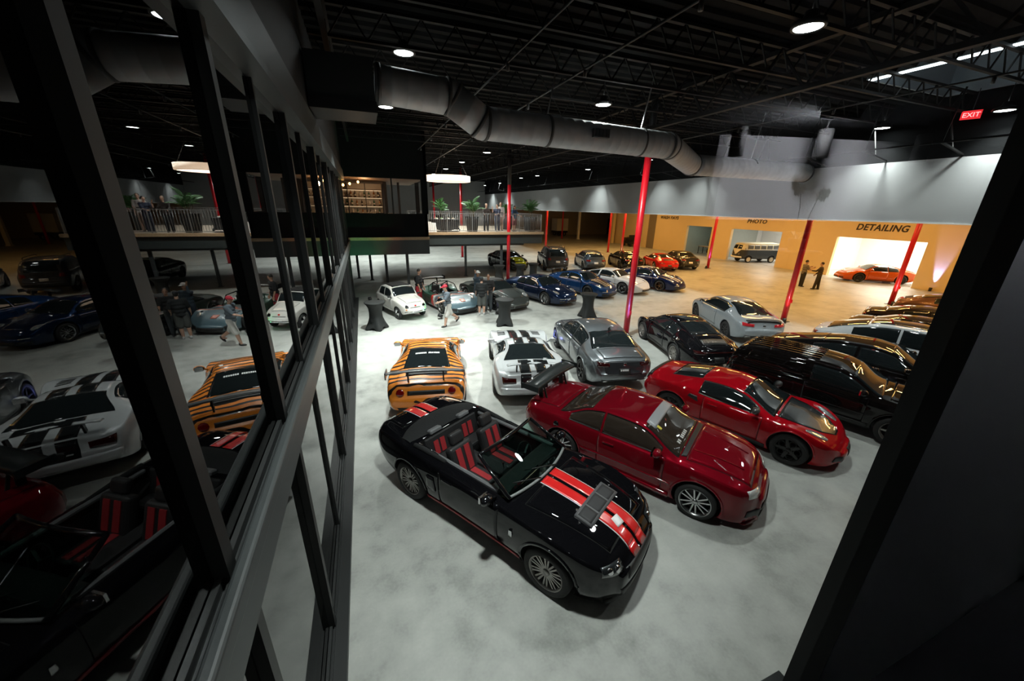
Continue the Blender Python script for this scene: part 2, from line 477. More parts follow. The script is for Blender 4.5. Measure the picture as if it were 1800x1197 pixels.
# ---- camera room: front pane, wide dark mullion on the right, lit white wall behind the viewer
front = bpy.data.objects.new('window_3', None); COL.objects.link(front); struct(front)
obj('pane', mesh_from([(-.70, .4, 3.1), (1.3, .4, 3.1), (1.3, .4, 5.95), (-.70, .4, 5.95)], [(0, 1, 2, 3)], smooth=False, mats=[FRONT_GLASS]), front)
MB().box(1.245, 3.2, .36, .44, 3.0, 6.0).build('mullion', FRAME, front)
MB().box(-.72, 1.3, .32, .48, 2.9, 3.1).build('sill', FRAME, front)
MB().box(-.72, 1.3, .32, .48, 5.93, 6.1).build('header', FRAME, front)
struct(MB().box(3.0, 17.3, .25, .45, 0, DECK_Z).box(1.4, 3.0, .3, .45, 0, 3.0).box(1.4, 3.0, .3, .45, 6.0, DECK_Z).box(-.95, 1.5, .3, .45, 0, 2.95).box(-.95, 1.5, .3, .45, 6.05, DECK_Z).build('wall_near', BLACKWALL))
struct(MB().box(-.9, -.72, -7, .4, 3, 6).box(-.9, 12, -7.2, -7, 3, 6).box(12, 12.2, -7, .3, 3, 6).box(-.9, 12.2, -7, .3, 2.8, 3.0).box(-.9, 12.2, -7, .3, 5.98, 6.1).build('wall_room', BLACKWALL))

# ---- balcony block with the bar
BY = 20.9
struct(MB().box(-.9, 3.15, BY, BY+.15, 3.16, 4.32).box(-.9, 3.25, BY, BY+.15, 5.98, DECK_Z).box(2.93, 3.25, BY, BY+.15, 4.32, 5.98).box(-.95, -.86, BY, BY+.15, 4.3, 6)
       .box(3.1, 3.25, BY, BY+6, 5.98, DECK_Z).box(3.05, 3.2, BY, BY+3.4, 3.16, 4.32).box(3.05, 3.25, BY+3.2, BY+3.45, 3.16, 6).build('wall_bar', BLACKWALL))
struct(MB().box(-7, 3.2, BY-.05, 27.5, 2.28, 3.02).build('floor_bar', FASCIA))
struct(MB().box(-.9, 3.22, BY-.10, BY+.2, 3.02, 3.16).build('trim_2', WOOD))
struct(MB().box(3.2, 11.5, 24.3, 33, 2.42, 3.02).box(3.2, 10.2, 24.45, 24.6, 2.3, 2.42).build('floor_balcony', FASCIA))
bd = struct(MB().box(3.2, 11.55, 24.2, 33, 3.02, 3.06).build('floor_deck', DECKING))
struct(MB().box(3.2, 11.55, 24.16, 24.36, 3.03, 3.18).build('trim_3', WOOD))
for i in range(34):
    MB().box(3.2+i*.245, 3.2+i*.245+.235, 24.36, 33, 3.06, 3.165).build('plank', DECKING, bd)
struct(MB().box(-7, 1.35, 24.9, 25.05, 3.0, 6.1).build('wall_bar_back', mat('bar_wall', (.16, .15, .15), .7)))
struct(MB().box(-7, 3.1, BY+.15, 27.5, 5.98, 6.1).build('ceiling_bar', mat('bar_ceiling', (.20, .13, .08), .7)))
# steel legs under the mezzanine
for i, (px, py, hh) in enumerate([(-.65, 27.3, 2.3), (.16, 26.4, 2.3), (1.05, 24.6, 2.3), (2.13, 22.4, 2.3), (6.55, 26.4, 2.42), (8.62, 24.6, 2.42)]):
    lab = ['dark steel leg under the bar, leftmost of the row', 'dark steel leg under the bar, second from the glass facade', 'dark steel leg right behind the small white car',
           'thick dark steel leg under the bar behind the small white car, rightmost of the row', 'dark steel leg standing alone under the balcony middle', 'grey steel leg under the balcony beside the red post'][i]
    t = thing('support_column', lab, 'column', (px, py, 0), 0, 'mezzanine legs')
    MB().box(-.075, .075, -.06, .06, .02, hh).build('shaft', mat('leg_steel', (.045, .055, .06), .5), t)
    MB().box(-.13, .13, -.13, .13, 0, .02).build('base_plate', BLACK, t)

# ---- lamps
def high_bay(x, y, z, lab, w=LAMP_W, r=.2):
    t = thing('ceiling_lamp', lab, 'lamp', (x, y, z), 0, 'round high-bay ceiling lamps')
    MB().lathe([(.02, .22), (.09, .21), (.1, .12), (r+.03, .07), (r+.05, .0), (r+.02, -.02), (r, 0), (0, .01)], 20).build('housing', BLACK, t)
    MB().lathe([(0, -.012), (r*.7, -.012), (r, -.002), (r, .01), (0, .012)], 20).build('lens', LENS_COOL, t)
    MB().tube([(0, 0, .2), (0, 0, DECK_Z-z)], .008, 5).build('hanger', BLACK, t)
    l = bpy.data.lights.new('lamp_glow', 'AREA'); l.shape = 'DISK'; l.size = r*2; l.energy = w; l.color = (.93, 1.0, .965); l.spread = math.radians(100 if x > 15 or x < 2 else 145)
    lo = bpy.data.objects.new('lamp_glow', l); COL.objects.link(lo); lo.parent = t; lo.location = (0, 0, -.02)
    return t
for (x, y, lab) in [
        (1.175, 9.78, 'round ceiling lamp above the left end of the metal duct'), (.98, 13.4, 'round ceiling lamp just below the metal duct, near the black bar wall'),
        (6.63, 10.4, 'round ceiling lamp above the middle of the metal duct'), (6.88, 5.09, 'large bright round ceiling lamp at the top right, nearest of all'),
        (16.73, 8.92, 'round ceiling lamp right above the white reflection band'), (15.94, 16.6, 'round ceiling lamp at the lower bend of the metal duct'),
        (6.62, 21.4, 'bright round ceiling lamp above the balcony people'), (6.52, 26.7, 'round ceiling lamp just right of the drum lamp'),
        (16.77, 6.2, 'round ceiling lamp beside the red exit sign'), (16.0, 26.4, 'round ceiling lamp left of the tall red post'),
        (15.95, 19.6, 'round ceiling lamp touching the tall red post top'),
        (1.1, 3.6, 'round ceiling lamp above the black convertible, out of the upper frame'), (12.0, 2.4, 'round ceiling lamp above the black van, out of the frame'),
        (15.3, 33.9, 'small far ceiling lamp right of the balcony post'), (15.1, 37.4, 'small far ceiling lamp above the balcony post'),
        (16.1, 46.7, 'small far ceiling lamp in the row above the balcony plants'), (16.1, 53.0, 'last small far ceiling lamp in the row above the balcony'),
        (6.5, 32.0, 'far ceiling lamp behind the drum lamp, left one'), (6.5, 37.5, 'far ceiling lamp behind the drum lamp, right one'), (6.5, 45, 'dim far ceiling lamp at the back left'), (0, 36, 'unseen lamp added to brighten the floor behind the bar block, nearer one'), (0, 43, 'unseen lamp added to brighten the floor behind the bar block, further one')]:  # last two are unseen, added to brighten the floor beyond the bar
    high_bay(x, y, 7.8 if abs(x-1.175) < .01 else 7.5, lab, LAMP_W*(.5 if abs(x-1.175) < .01 else .62 if y < 5.5 else (.35 if x > 15 and y < 24 else .5) if x > 15 else 1.0 if y < 9 else 2.05 if y < 24 else 1.6))

def tube_lamp(x, y, lab):
    t = thing('tube_lamp', lab, 'lamp', (x, y, 6.35), 0, 'warm tube lamps of the bays')
    MB().box(-.09, .09, -1.5, 1.5, .03, .1).build('housing', CREAM, t)
    MB().tube([(0, -1.45, 0), (0, 1.45, 0)], .035, 8).build('tube', LENS_WARM, t)
    MB().box(-.015, .015, -1.3, 1.3, .1, .25).build('hanger', BLACK, t)
    l = bpy.data.lights.new('lamp_glow', 'AREA'); l.shape = 'RECTANGLE'; l.size = .12; l.size_y = 2.9; l.energy = WARM_W; l.color = (1, .52, .145)
    lo = bpy.data.objects.new('lamp_glow', l); COL.objects.link(lo); lo.parent = t; lo.location = (0, 0, -.05)
for i, x in enumerate((20.4, 24.9, 30.5)):
    for j, y in enumerate((7, 14.5, 22, 30, 39)):
        tube_lamp(x, y, 'warm tube lamp behind the bulkhead, row %s from the hall, %s from the near end' % (('first', 'second', 'third')[i], ('first', 'second', 'third', 'fourth', 'fifth')[j]))
def panel_lamp(x, y, z, w, col, sx, sy, lab):
    t = thing('panel_lamp', lab, 'lamp', (x, y, z))
    MB().box(-sx/2, sx/2, -sy/2, sy/2, 0, .05).build('housing', WHITE, t)
    MB().box(-sx/2+.04, sx/2-.04, -sy/2+.04, sy/2-.04, -.012, -.002).build('diffuser', mat('diffuser_'+lab[:6], (1, 1, 1), .5, emit=col, estr=4), t)
    l = bpy.data.lights.new('lamp_glow', 'AREA'); l.shape = 'RECTANGLE'; l.size = sx; l.size_y = sy; l.energy = w; l.color = col
    lo = bpy.data.objects.new('lamp_glow', l); COL.objects.link(lo); lo.parent = t; lo.location = (0, 0, -.03)
panel_lamp(38.5, 16.8, 3.96, 900, (1, .94, .82), 3, 3, 'detailing bay ceiling light panel')
panel_lamp(38.5, 26.4, 4.02, 260, (1, .95, .86), 3, 3, 'photo bay ceiling light panel')
panel_lamp(37.5, 33.5, 4.0, 60, (.9, 1, .85), 1.5, 1.5, 'wash bay ceiling light panel')
# ================================================================== CARS
_RIMS = {}
def rim_mesh(kind, R, m):
    """alloy wheel, axis +Y outward, radius R"""
    key = (kind, round(R, 3), m.name)
    if key in _RIMS: return _RIMS[key]
    b = MB(); RX = Matrix.Rotation(-math.pi/2, 4, 'X')      # local z -> +y
    w = .20
    b.lathe([(R, -w), (R*.97, -w*.9), (R*.88, -w*.4), (R*.90, -.02), (R*.97, .0), (R*1.0, .004), (R*1.0, -.02)], 28, RX)
    b.lathe([(0, -.012), (R*.16, -.012), (R*.2, -.03), (R*.2, -.09), (0, -.09)], 16, RX)
    n, split = {'mesh': (10, True), 'five': (5, False), 'twin5': (5, True), 'six': (6, True), 'multi': (14, False), 'ten': (10, False), 'seven': (7, False), 'fivehole': (5, None), 'plain': (0, False)}[kind]
    def spoke(a0, a1, w0, w1):
        p0 = Vector((math.cos(a0), math.sin(a0), 0)); p1 = Vector((math.cos(a1), math.sin(a1), 0))
        A = p0*R*.14; B = p1*R*.93; d = (B-A).normalized(); s = Vector((-d.y, d.x, 0))
        v = [A-s*w0+Vector((0, 0, -.03)), A+s*w0+Vector((0, 0, -.03)), B-s*w1+Vector((0, 0, -.018)), B+s*w1+Vector((0, 0, -.018))]
        v += [p-Vector((0, 0, .035)) for p in v]
        b.add([RX @ p for p in v], [(0, 2, 3, 1), (4, 5, 7, 6), (0, 1, 5, 4), (1, 3, 7, 5), (3, 2, 6, 7), (2, 0, 4, 6)])
    for k in range(n):
        a = 2*math.pi*k/n
        if split is None:
            spoke(a, a, R*.14, R*.10); b.lathe([(R*.22, -.02), (R*.27, -.018), (R*.27, -.05), (R*.22, -.05)], 12, RX @ Matrix.Translation((R*.62*math.cos(a+.63), R*.62*math.sin(a+.63), 0)), closed=True)
        elif split:
            g = math.pi/n*.62
            spoke(a-g*.35, a-g, R*.05, R*.045); spoke(a+g*.35, a+g, R*.05, R*.045)
        else:
            spoke(a, a, R*.085, R*.075)
    if kind == 'plain':
        b.lathe([(0, -.0), (R*.35, -.005), (R*.55, -.03), (R*.8, -.035), (R*.9, -.05), (R*.9, -.07), (0, -.07)], 24, RX)
    _RIMS[key] = b.mesh('rim', m)
    return _RIMS[key]
_TYRES = {}
def tyre_mesh(Rw, Rr, w):
    key = (round(Rw, 3), round(Rr, 3), round(w, 3))
    if key not in _TYRES:
        RX = Matrix.Rotation(-math.pi/2, 4, 'X')
        b = MB().lathe([(Rr, 0), (Rr+.012, .012), (Rw*.93, .006), (Rw*.985, -.02), (Rw, -.05), (Rw, -w+.05), (Rw*.985, -w+.02), (Rw*.93, -w), (Rr, -w)], 36, RX)
        _TYRES[key] = b.mesh('tyre', RUBBER)
    return _TYRES[key]
def disc_mesh(R):
    key = ('disc', round(R, 3))
    if key not in _TYRES:
        RX = Matrix.Rotation(-math.pi/2, 4, 'X')
        _TYRES[key] = MB().lathe([(0, -.10), (R*.72, -.10), (R*.72, -.115), (0, -.115)], 20, RX).mesh('disc', BRAKE)
    return _TYRES[key]

def chaikin(P, n=2):
    for _ in range(n):
        Q = [P[0]]
        for a, b in zip(P[:-1], P[1:]):
            Q.append((a[0]*.75+b[0]*.25, a[1]*.75+b[1]*.25)); Q.append((a[0]*.25+b[0]*.75, a[1]*.25+b[1]*.75))
        Q.append(P[-1]); P = Q
    return P

class Car:
    def __init__(s, name, label, S, pm, pos, az, cat='car', group=None, z=0.0):
        s.S = S
        s.root = thing(name, label, cat, (pos[0], pos[1], z), math.radians(az), group)
        s.pm = pm
        s.ft = pchip(S['top']); s.fs = pchip(S['belt']); s.fb = pchip(S['bot']); s.fw = pchip(S['plan']); s.fr = pchip(S['roofw'])
        s.fc = pchip(S.get('crown', [(-9, .05), (9, .05)]))
        s.x0 = min(p[0] for p in S['top']); s.x1 = max(p[0] for p in S['top'])
        s.body()
    def section(s, x):
        b, sh, t, W = s.fb(x), s.fs(x), s.ft(x), s.fw(x)
        h = sh-b; wr = W*s.fr(x); c = s.fc(x); zr = t-c
        sw = s.S.get('shw', .93); tuck = s.S.get('tuck', .93)
        P = [(0, b), (W*.6, b), (W*tuck-.03, b+.005), (W*tuck, b+.05), (W*.985, b+.30*h), (W, b+.58*h), (W*.995, b+.80*h), (W*(sw+.03), b+.96*h), (W*sw, sh)]
        ym, zm = W*sw*.5+wr*.5, (sh+zr)/2
        if zr-sh > .12: ym += .025; P += [(W*sw-.015, sh+.03)]
        else: P += [(W*sw*.8+wr*.2, sh*.8+zr*.2)]
        P += [(ym, zm), (wr+.012, zr-.025 if zr-sh > .12 else zr-(zr-sh)*.15), (wr-.02, zr+c*.12), (wr*.6, zr+c*.72), (0, t)]
        return chaikin(P, 2)
    def body(s):
        S = s.S; n = S.get('n', 54)
        xs = [s.x0+(s.x1-s.x0)*(i/(n-1)) for i in range(n)]
        extra = [s.x0+.03, s.x0+.07, s.x1-.03, s.x1-.07]
        xs = sorted(xs+extra)
        half = [s.section(x) for x in xs]
        m = len(half[0]); ring = 2*m-2
        rings = []
        def full(h, x): return [(x, -y, z) for y, z in h] + [(x, y, z) for y, z in h[-2:0:-1]]
        def capr(h, x, sgn, bulge):
            zc = .5*(h[0][1]+h[-1][1]); out = []
            for q in (.985, .94, .85, .68, .42, .15):
                out.append([(x+sgn*bulge*math.sqrt(1-q*q), yy*q, zc+(zz-zc)*q) for _, yy, zz in full(h, x)])
            return out, (x+sgn*bulge, 0, zc)
        fr, fp = capr(half[-1], xs[-1], 1, S.get('bulge_f', .10)); rr, rp = capr(half[0], xs[0], -1, S.get('bulge_r', .06))
        rings = list(reversed(rr)) + [full(h, x) for h, x in zip(half, xs)] + fr
        v = [p for r in rings for p in r]; f = []
        for i in range(len(rings)-1):
            for k in range(ring):
                k2 = (k+1) % ring
                f.append((i*ring+k, i*ring+k2, (i+1)*ring+k2, (i+1)*ring+k))
        v.append(rp); v.append(fp); a = len(v)-2; L = (len(rings)-1)*ring
        for k in range(ring):
            f.append((a, (k+1) % ring, k)); f.append((a+1, L+k, L+(k+1) % ring))
        s.bvh = BVHTree.FromPolygons([Vector(p) for p in v], f)
        me = mesh_from(v, f, 'body', True, [s.pm, BLACK])
        o = obj('body', me, s.root)
        # wheel wells (and cockpit) cut out of the shell
        cut = MB(); Rw = S['R']+S.get('archgap', .055)
        for ax in (S['xf'], S['xr']):
            W = s.fw(ax)
            for sg in (-1, 1):
                zc = S['R']+.01
                M = Matrix.Translation((ax, sg*(W-.30), zc)) @ Matrix.Rotation(-sg*math.pi/2, 4, 'X')
                k = 26; vv = []; ff = []
                for zz in (0, .6):
                    vv += [M @ Vector((Rw*math.cos(2*math.pi*q/k), Rw*math.sin(2*math.pi*q/k), zz)) for q in range(k)]
                ff = [(q, (q+1) % k, k+(q+1) % k, k+q) for q in range(k)] + [tuple(reversed(range(k))), tuple(range(k, 2*k))]
                cut.add(vv, ff)
        for bx in S.get('cuts', []): cut.box(*bx)
        cm = cut.mesh('cut'); cm.materials.append(s.pm); cm.materials.append(BLACK)
        cm.polygons.foreach_set('material_index', [1]*len(cm.polygons))
        co = obj('cutter', cm, s.root)
        bpy.context.view_layer.update()
        md = o.modifiers.new('b', 'BOOLEAN'); md.operation = 'DIFFERENCE'; md.object = co; md.solver = 'EXACT'
        nm = eval_mesh(o); o.modifiers.clear(); o.data = nm
        bpy.data.objects.remove(co, do_unlink=True)
        s.bodyobj = o
        s.wheels()
    def wheels(s):
        S = s.S; R = S['R']; Rr = S.get('Rr', R*.72); kind = S.get('rim', 'twin5'); rm = S.get('rimm', ALLOY); w = S.get('tw', .23)
        for ax in (S['xf'], S['xr']):
            for sg in (-1, 1):
                W = s.fw(ax)-S.get('inset', .015)
                t = obj('tyre', tyre_mesh(R, Rr, w), s.root, (ax, sg*W, R), (0, 0, 0 if sg > 0 else math.pi))
                obj('rim', rim_mesh(kind, Rr, rm), t); obj('brake_disc', disc_mesh(Rr), t)
    # ---- surface patches
    def cast(s, view, a, b):
        if view == 'R': o, d = Vector((a, -3, b)), Vector((0, 1, 0))
        elif view == 'L': o, d = Vector((a, 3, b)), Vector((0, -1, 0))
        elif view == 'T': o, d = Vector((a, b, 4)), Vector((0, 0, -1))
        elif view == 'F': o, d = Vector((5, a, b)), Vector((-1, 0, 0))
        else: o, d = Vector((-5, a, b)), Vector((1, 0, 0))
        h = s.bvh.ray_cast(o, d)
        if h[0] is None:
            h = s.bvh.find_nearest(o+d*(3 if view in 'RL' else 5))
        return h[0], h[1], d
    def patch(s, name, view, A, B, m, off=.006, n=None, rows=None, parent=None, skirt=True):
        """skin piece between two outlines A and B given in the flat view (x,z)/(x,y)/(y,z), laid on the shell"""
        def res(P, n):
            P = [Vector((p[0], p[1])) for p in P]
            L = [0]
            for a, b in zip(P[:-1], P[1:]): L.append(L[-1]+(b-a).length)
            T = L[-1] or 1; out = []
            for i in range(n):
                q = T*i/(n-1); j = 0
                while j < len(L)-2 and L[j+1] < q: j += 1
                e = L[j+1]-L[j] or 1
                out.append(P[j].lerp(P[j+1], (q-L[j])/e))
            return out
        la = sum((Vector(q)-Vector(p)).length for p, q in zip(A[:-1], A[1:])); lb = sum((Vector(q)-Vector(p)).length for p, q in zip(B[:-1], B[1:]))
        n = n or max(6, min(40, int(max(la, lb)/.05)+1))
        A2, B2 = res(A, n), res(B, n)
        gap = max((p-q).length for p, q in zip(A2, B2))
        rows = rows or max(3, min(24, int(gap/.06)+2))
        v = []
        for j in range(rows):
            for p, q in zip(A2, B2):
                c = p.lerp(q, j/(rows-1))
                h, nn, d = s.cast(view, c.x, c.y)
                if nn.dot(d) > 0: nn = -nn
                v.append(h+(nn*.75-d*.25)*off)
        f = [(j*n+i, j*n+i+1, (j+1)*n+i+1, (j+1)*n+i) for j in range(rows-1) for i in range(n-1)]
        if skirt:
            bd = [i for i in range(n)]+[j*n+n-1 for j in range(1, rows)]+[(rows-1)*n+i for i in range(n-2, -1, -1)]+[j*n for j in range(rows-2, 0, -1)]
            base = len(v)
            for i in bd:
                h, nn, d = v[i], None, None
                q = s.bvh.find_nearest(h)
                v.append(q[0]-q[1]*.004 if q[0] is not None else h)
            k = len(bd)
            f += [(bd[i], bd[(i+1) % k], base+(i+1) % k, base+i) for i in range(k)]
        me = mesh_from(v, f, name, True, [m])
        bmx = bmesh.new(); bmx.from_mesh(me); bmesh.ops.recalc_face_normals(bmx, faces=bmx.faces); bmx.to_mesh(me); bmx.free()
        return obj(name, me, parent or s.root)
    def both(s, name, A, B, m, **k):
        return s.patch(name, 'R', A, B, m, **k), s.patch(name, 'L', A, B, m, **k)
    def ends(s, name, view, A, B, m, **k):
        """mirror a front/rear/top patch to both sides (y flips)"""
        if view in 'FB':
            M = lambda P: [(-p[0], p[1]) for p in P]
        else:
            M = lambda P: [(p[0], -p[1]) for p in P]
        return s.patch(name, view, A, B, m, **k), s.patch(name, view, M(A), M(B), m, **k)
    # ---- glasshouse derived from the shell curves
    def zr(s, x): return s.ft(x)-s.fc(x)
    def glass(s, ws=None, rw=None, sw=(), gm=None, mw=.035, belt=.025, top=.05, frame=None):
        gm = gm or GLASS
        def cap(x0, x1, name):
            xs = [x0+(x1-x0)*i/10 for i in range(11)]
            A = [(x, -(s.fw(x)*s.fr(x)-mw)) for x in xs]; B = [(x, (s.fw(x)*s.fr(x)-mw)) for x in xs]
            if frame: s.patch('window_seal', 'T', [(a, b-.02) for a, b in A], [(a, b+.02) for a, b in B], frame, off=.003, rows=16)
            return s.patch(name, 'T', A, B, gm, rows=16, off=.007)
        out = []
        if ws: out.append(cap(*ws, 'windshield'))
        if rw: out.append(cap(*rw, 'rear_window'))
        for (x0, x1) in sw:
            xs = [x0+(x1-x0)*i/14 for i in range(15)]
            lo = [(x, s.fs(x)+belt) for x in xs]; hi = [(x, max(s.zr(x)-top, s.fs(x)+belt+.004)) for x in xs]
            if frame: s.both('window_trim', [(a, b-.018) for a, b in lo], [(a, b+.018) for a, b in hi], frame, off=.003)
            s.both('side_window', lo, hi, gm, off=.007)
        return out
    def arch_lips(s, m=None, w=.03):
        S = s.S; Rw = S['R']+S.get('archgap', .055)
        for ax in (S['xf'], S['xr']):
            for vw in 'RL':
                A = [(ax+math.cos(t)*Rw, S['R']+.01+math.sin(t)*Rw) for t in [math.pi*(.02+.96*i/16) for i in range(17)]]
                B = [(ax+math.cos(t)*(Rw+w), S['R']+.01+math.sin(t)*(Rw+w)) for t in [math.pi*(.02+.96*i/16) for i in range(17)]]
                s.patch('arch_lip', vw, A, B, m or s.pm, off=.014, rows=3, n=24)
    def door(s, x0, x1, z0=None, dx=0.0):
        zb = z0 or s.fb((x0+x1)/2)+.14
        for vw in 'RL':
            g = .009
            zt0, zt1 = s.fs(x0)-.0, s.fs(x1)-.0
            s.patch('door_gap', vw, [(x0-g, zb-g), (x1+g, zb-g)], [(x0+dx-g, zt0), (x1+g, zt1)], GAP, off=.003)
            s.patch('door', vw, [(x0, zb), (x1, zb)], [(x0+dx, zt0-.004), (x1, zt1-.004)], s.pm, off=.007)
            s.patch('door_handle', vw, [(x0+.10, zt0-.14), (x0+.30, zt0-.14)], [(x0+.10, zt0-.115), (x0+.30, zt0-.115)], s.S.get('handlem', s.pm), off=.03)
    def lid(s, name, x0, x1, w0, w1, m=None, g=.009):
        s.patch(name+'_gap', 'T', [(x0-g, -w0-g), (x1+g, -w1-g)], [(x0-g, w0+g), (x1+g, w1+g)], GAP, off=.003, rows=18)
        return s.patch(name, 'T', [(x0, -w0), (x1, -w1)], [(x0, w0), (x1, w1)], m or s.pm, off=.007, rows=18)
    def mirrors(s, x, z, m=None, y=None, sz=1.0):
        y = y or s.fw(x)*.93
        for sg in (-1, 1):
            b = MB().ell((x, sg*(y+.12), z), (.075*sz, .11*sz, .07*sz), 12, 8).bar((x+.02, sg*(y-.05), z-.06), (x+.01, sg*(y+.08), z-.02), .035)
            o = b.build('mirror', m or s.pm, s.root)
            MB().add([(x-.077*sz, sg*(y+.12)+a*.08*sz, z+c*.05*sz) for a, c in ((-1, -1), (1, -1), (1, 1), (-1, 1))]+[(x-.05*sz, sg*(y+.12)+a*.08*sz, z+c*.05*sz) for a, c in ((-1, -1), (1, -1), (1, 1), (-1, 1))],
                     [(0, 1, 2, 3), (0, 4, 5, 1), (1, 5, 6, 2), (2, 6, 7, 3), (3, 7, 4, 0)]).build('mirror_glass', CHROME, o)
    def plate(s, z, m=None, view='B'):
        p = s.patch('licence_plate', view, [(-.16, z-.07), (.16, z-.07)], [(-.16, z+.07), (.16, z+.07)], m or PLATE, off=.012)
        return p
    def wing(s, x, z, w, chord, m, ends_=True, base=None, posts=.35, tilt=.06, end_h=.14):
        prof = [(.5, .0), (.3, .028), (0, .034), (-.3, .02), (-.5, -.004), (-.3, -.006), (0, .0), (.3, -.006)]
        v = []; f = []; ny = 15; k = len(prof)
        for j in range(ny):
            yy = -w+2*w*j/(ny-1)
            arch = .05*(1-(yy/w)**2)
            v += [(x+p[0]*chord, yy, z+arch+p[1]*1.1-p[0]*tilt*-1.0*-1) for p in prof]
        f = [(j*k+i, j*k+(i+1) % k, (j+1)*k+(i+1) % k, (j+1)*k+i) for j in range(ny-1) for i in range(k)]
        f += [tuple(range(k)), tuple(reversed([(ny-1)*k+i for i in range(k)]))]
        b = MB().add(v, f, True); o = b.build('rear_wing', m, s.root)
        if ends_:
            for sg in (-1, 1):
                MB().box(x-chord*.62, x+chord*.55, sg*w-.012, sg*w+.012, z-end_h*.5, z+end_h*.5).build('end_plate', m, o)
        for sg in (-1, 1):
            zb = base or (s.ft(x)-.02)
            MB().bar((x+.02, sg*posts, zb), (x-.02, sg*posts, z+.03), .03, .10).build('wing_strut', BLACK, o)
        return o
def oval(cx, cy, rx, ry, n=13, rot=0.0):
    A = []; B = []
    for i in range(n):
        t = math.pi*i/(n-1)
        for P, sg in ((A, -1), (B, 1)):
            x, y = -math.cos(t)*rx, sg*math.sin(t)*ry
            P.append((cx+x*math.cos(rot)-y*math.sin(rot), cy+x*math.sin(rot)+y*math.cos(rot)))
    return A, B
def fix(F, az, ax, half, side):
    """car centre from the ground contact of a wheel: ax = axle position, side R/L"""
    a = math.radians(az); h = (math.cos(a), math.sin(a)); r = (h[1], -h[0]); s = 1 if side == 'R' else -1
    return (F[0]-h[0]*ax-s*r[0]*half, F[1]-h[1]*ax-s*r[1]*half)
FLAT = [(-9, .05), (9, .05)]

# ---------------- shell curve sets
def S911(**k):
    d = dict(top=[(-2.25, .55), (-2.18, .80), (-1.9, .93), (-1.2, 1.13), (-.5, 1.27), (-.1, 1.295), (.25, 1.26), (.95, .93), (1.4, .82), (1.9, .68), (2.15, .55), (2.25, .42)],
             belt=[(-2.25, .5), (-2.0, .76), (-1.3, .86), (-.3, .84), (.9, .84), (1.3, .84), (1.7, .745), (2.05, .55), (2.25, .4)],
             bot=[(-2.25, .38), (-1.9, .22), (-1.5, .15), (1.5, .13), (2.0, .15), (2.25, .2)],
             plan=[(-2.25, .62), (-2.1, .80), (-1.6, .90), (-1.15, .925), (-.3, .87), (.4, .865), (1.25, .90), (1.7, .85), (2.05, .70), (2.25, .45)],
             roofw=[(-2.25, .7), (-1.9, .62), (-1.2, .58), (-.3, .62), (.25, .66), (.95, .84), (1.4, .72), (2.25, .7)], crown=[(-2.25, .03), (-1, .045), (.9, .05), (1.4, .01), (2.25, .02)],
             xf=1.22, xr=-1.23, R=.335, rim='twin5', rimm=ALLOY)
    d.update(k); return d
def dress911(c, head='oval', tail=None, tailbar=False, seams=True, rear=True, front=True, gm=None):
    c.glass((.28, .92), (-1.42, -.62), [(-.98, -.40), (-.36, .62)], gm=gm)
    c.mirrors(.62, .95)
    if seams:
        c.door(-.40, .72); c.lid('front_lid', 1.0, 1.95, .50, .36); c.lid('engine_lid', -2.05, -1.5, .48, .42)
    for vw in 'RL': c.patch('side_sill', vw, [(-.85, c.fb(0)+.01), (.85, c.fb(0)+.01)], [(-.85, c.fb(0)+.09), (.85, c.fb(0)+.09)], BLACK, off=.012)
    if front:
        c.ends('headlight', 'T', *oval(1.78, .62, .17, .115, rot=-.25), LAMPG, off=.012)
        c.patch('front_intake', 'F', [(-.36, .22), (.36, .22)], [(-.36, .32), (.36, .32)], BLACK, off=.008)
        c.ends('side_intake', 'F', [(.42, .22), (.66, .24)], [(.42, .34), (.66, .33)], BLACK, off=.008)
        c.ends('indicator', 'F', [(.42, .40), (.66, .42)], [(.42, .43), (.66, .445)], LAMPG, off=.01)
    if rear:
        c.ends('tail_light', 'B', [(.40, .66), (.74, .66)], [(.40, .74), (.74, .76)], tail or TAIL, off=.01)
        if tailbar: c.patch('light_bar', 'B', [(-.42, .70), (.42, .70)], [(-.42, .735), (.42, .735)], TAILD, off=.012)
        c.patch('rear_diffuser', 'B', [(-.6, .30), (.6, .30)], [(-.62, .40), (.62, .40)], BLACK, off=.01)
        c.ends('exhaust_tip', 'B', *oval(.42, .33, .07, .04), CHROME, off=.03)
        c.plate(.52, mat('plate_dark', (.02, .02, .02), .3))
        k = c.patch('grille_slats', 'T', [(-1.98, -.40), (-1.72, -.40)], [(-1.98, .40), (-1.72, .40)], BLACK, off=.01)
def Ssedan(L=4.65, H=1.43, W=.92, **k):
    a = L/2
    d = dict(top=[(-a, .66), (-a+.06, .95), (-a+.35, 1.06), (-1.62, 1.10), (-.95, H-.06), (-.4, H), (.1, H-.01), (.42, H-.06), (1.12, 1.02), (1.6, .95), (a-.22, .82), (a-.05, .70), (a, .60)],
             belt=[(-a, .62), (-a+.2, .90), (-1.3, .98), (0, .93), (1.1, .91), (1.7, .84), (a, .58)],
             bot=[(-a, .42), (-a+.3, .25), (-1.6, .18), (1.6, .16), (a-.2, .17), (a, .22)],
             plan=[(-a, .66), (-a+.14, .82), (-a+.5, W-.02), (-1.3, W), (0, W-.015), (1.35, W), (a-.5, W-.05), (a-.16, .76), (a, .56)],
             roofw=[(-a, .78), (-1.6, .76), (-.95, .64), (-.3, .64), (.4, .66), (1.12, .84), (a, .76)], crown=[(-a, .03), (-1, .05), (1, .05), (1.5, .045), (a, .03)],
             xf=1.42, xr=-1.40, R=.34, rim='twin5', rimm=ALLOYB)
    d.update(k); return d
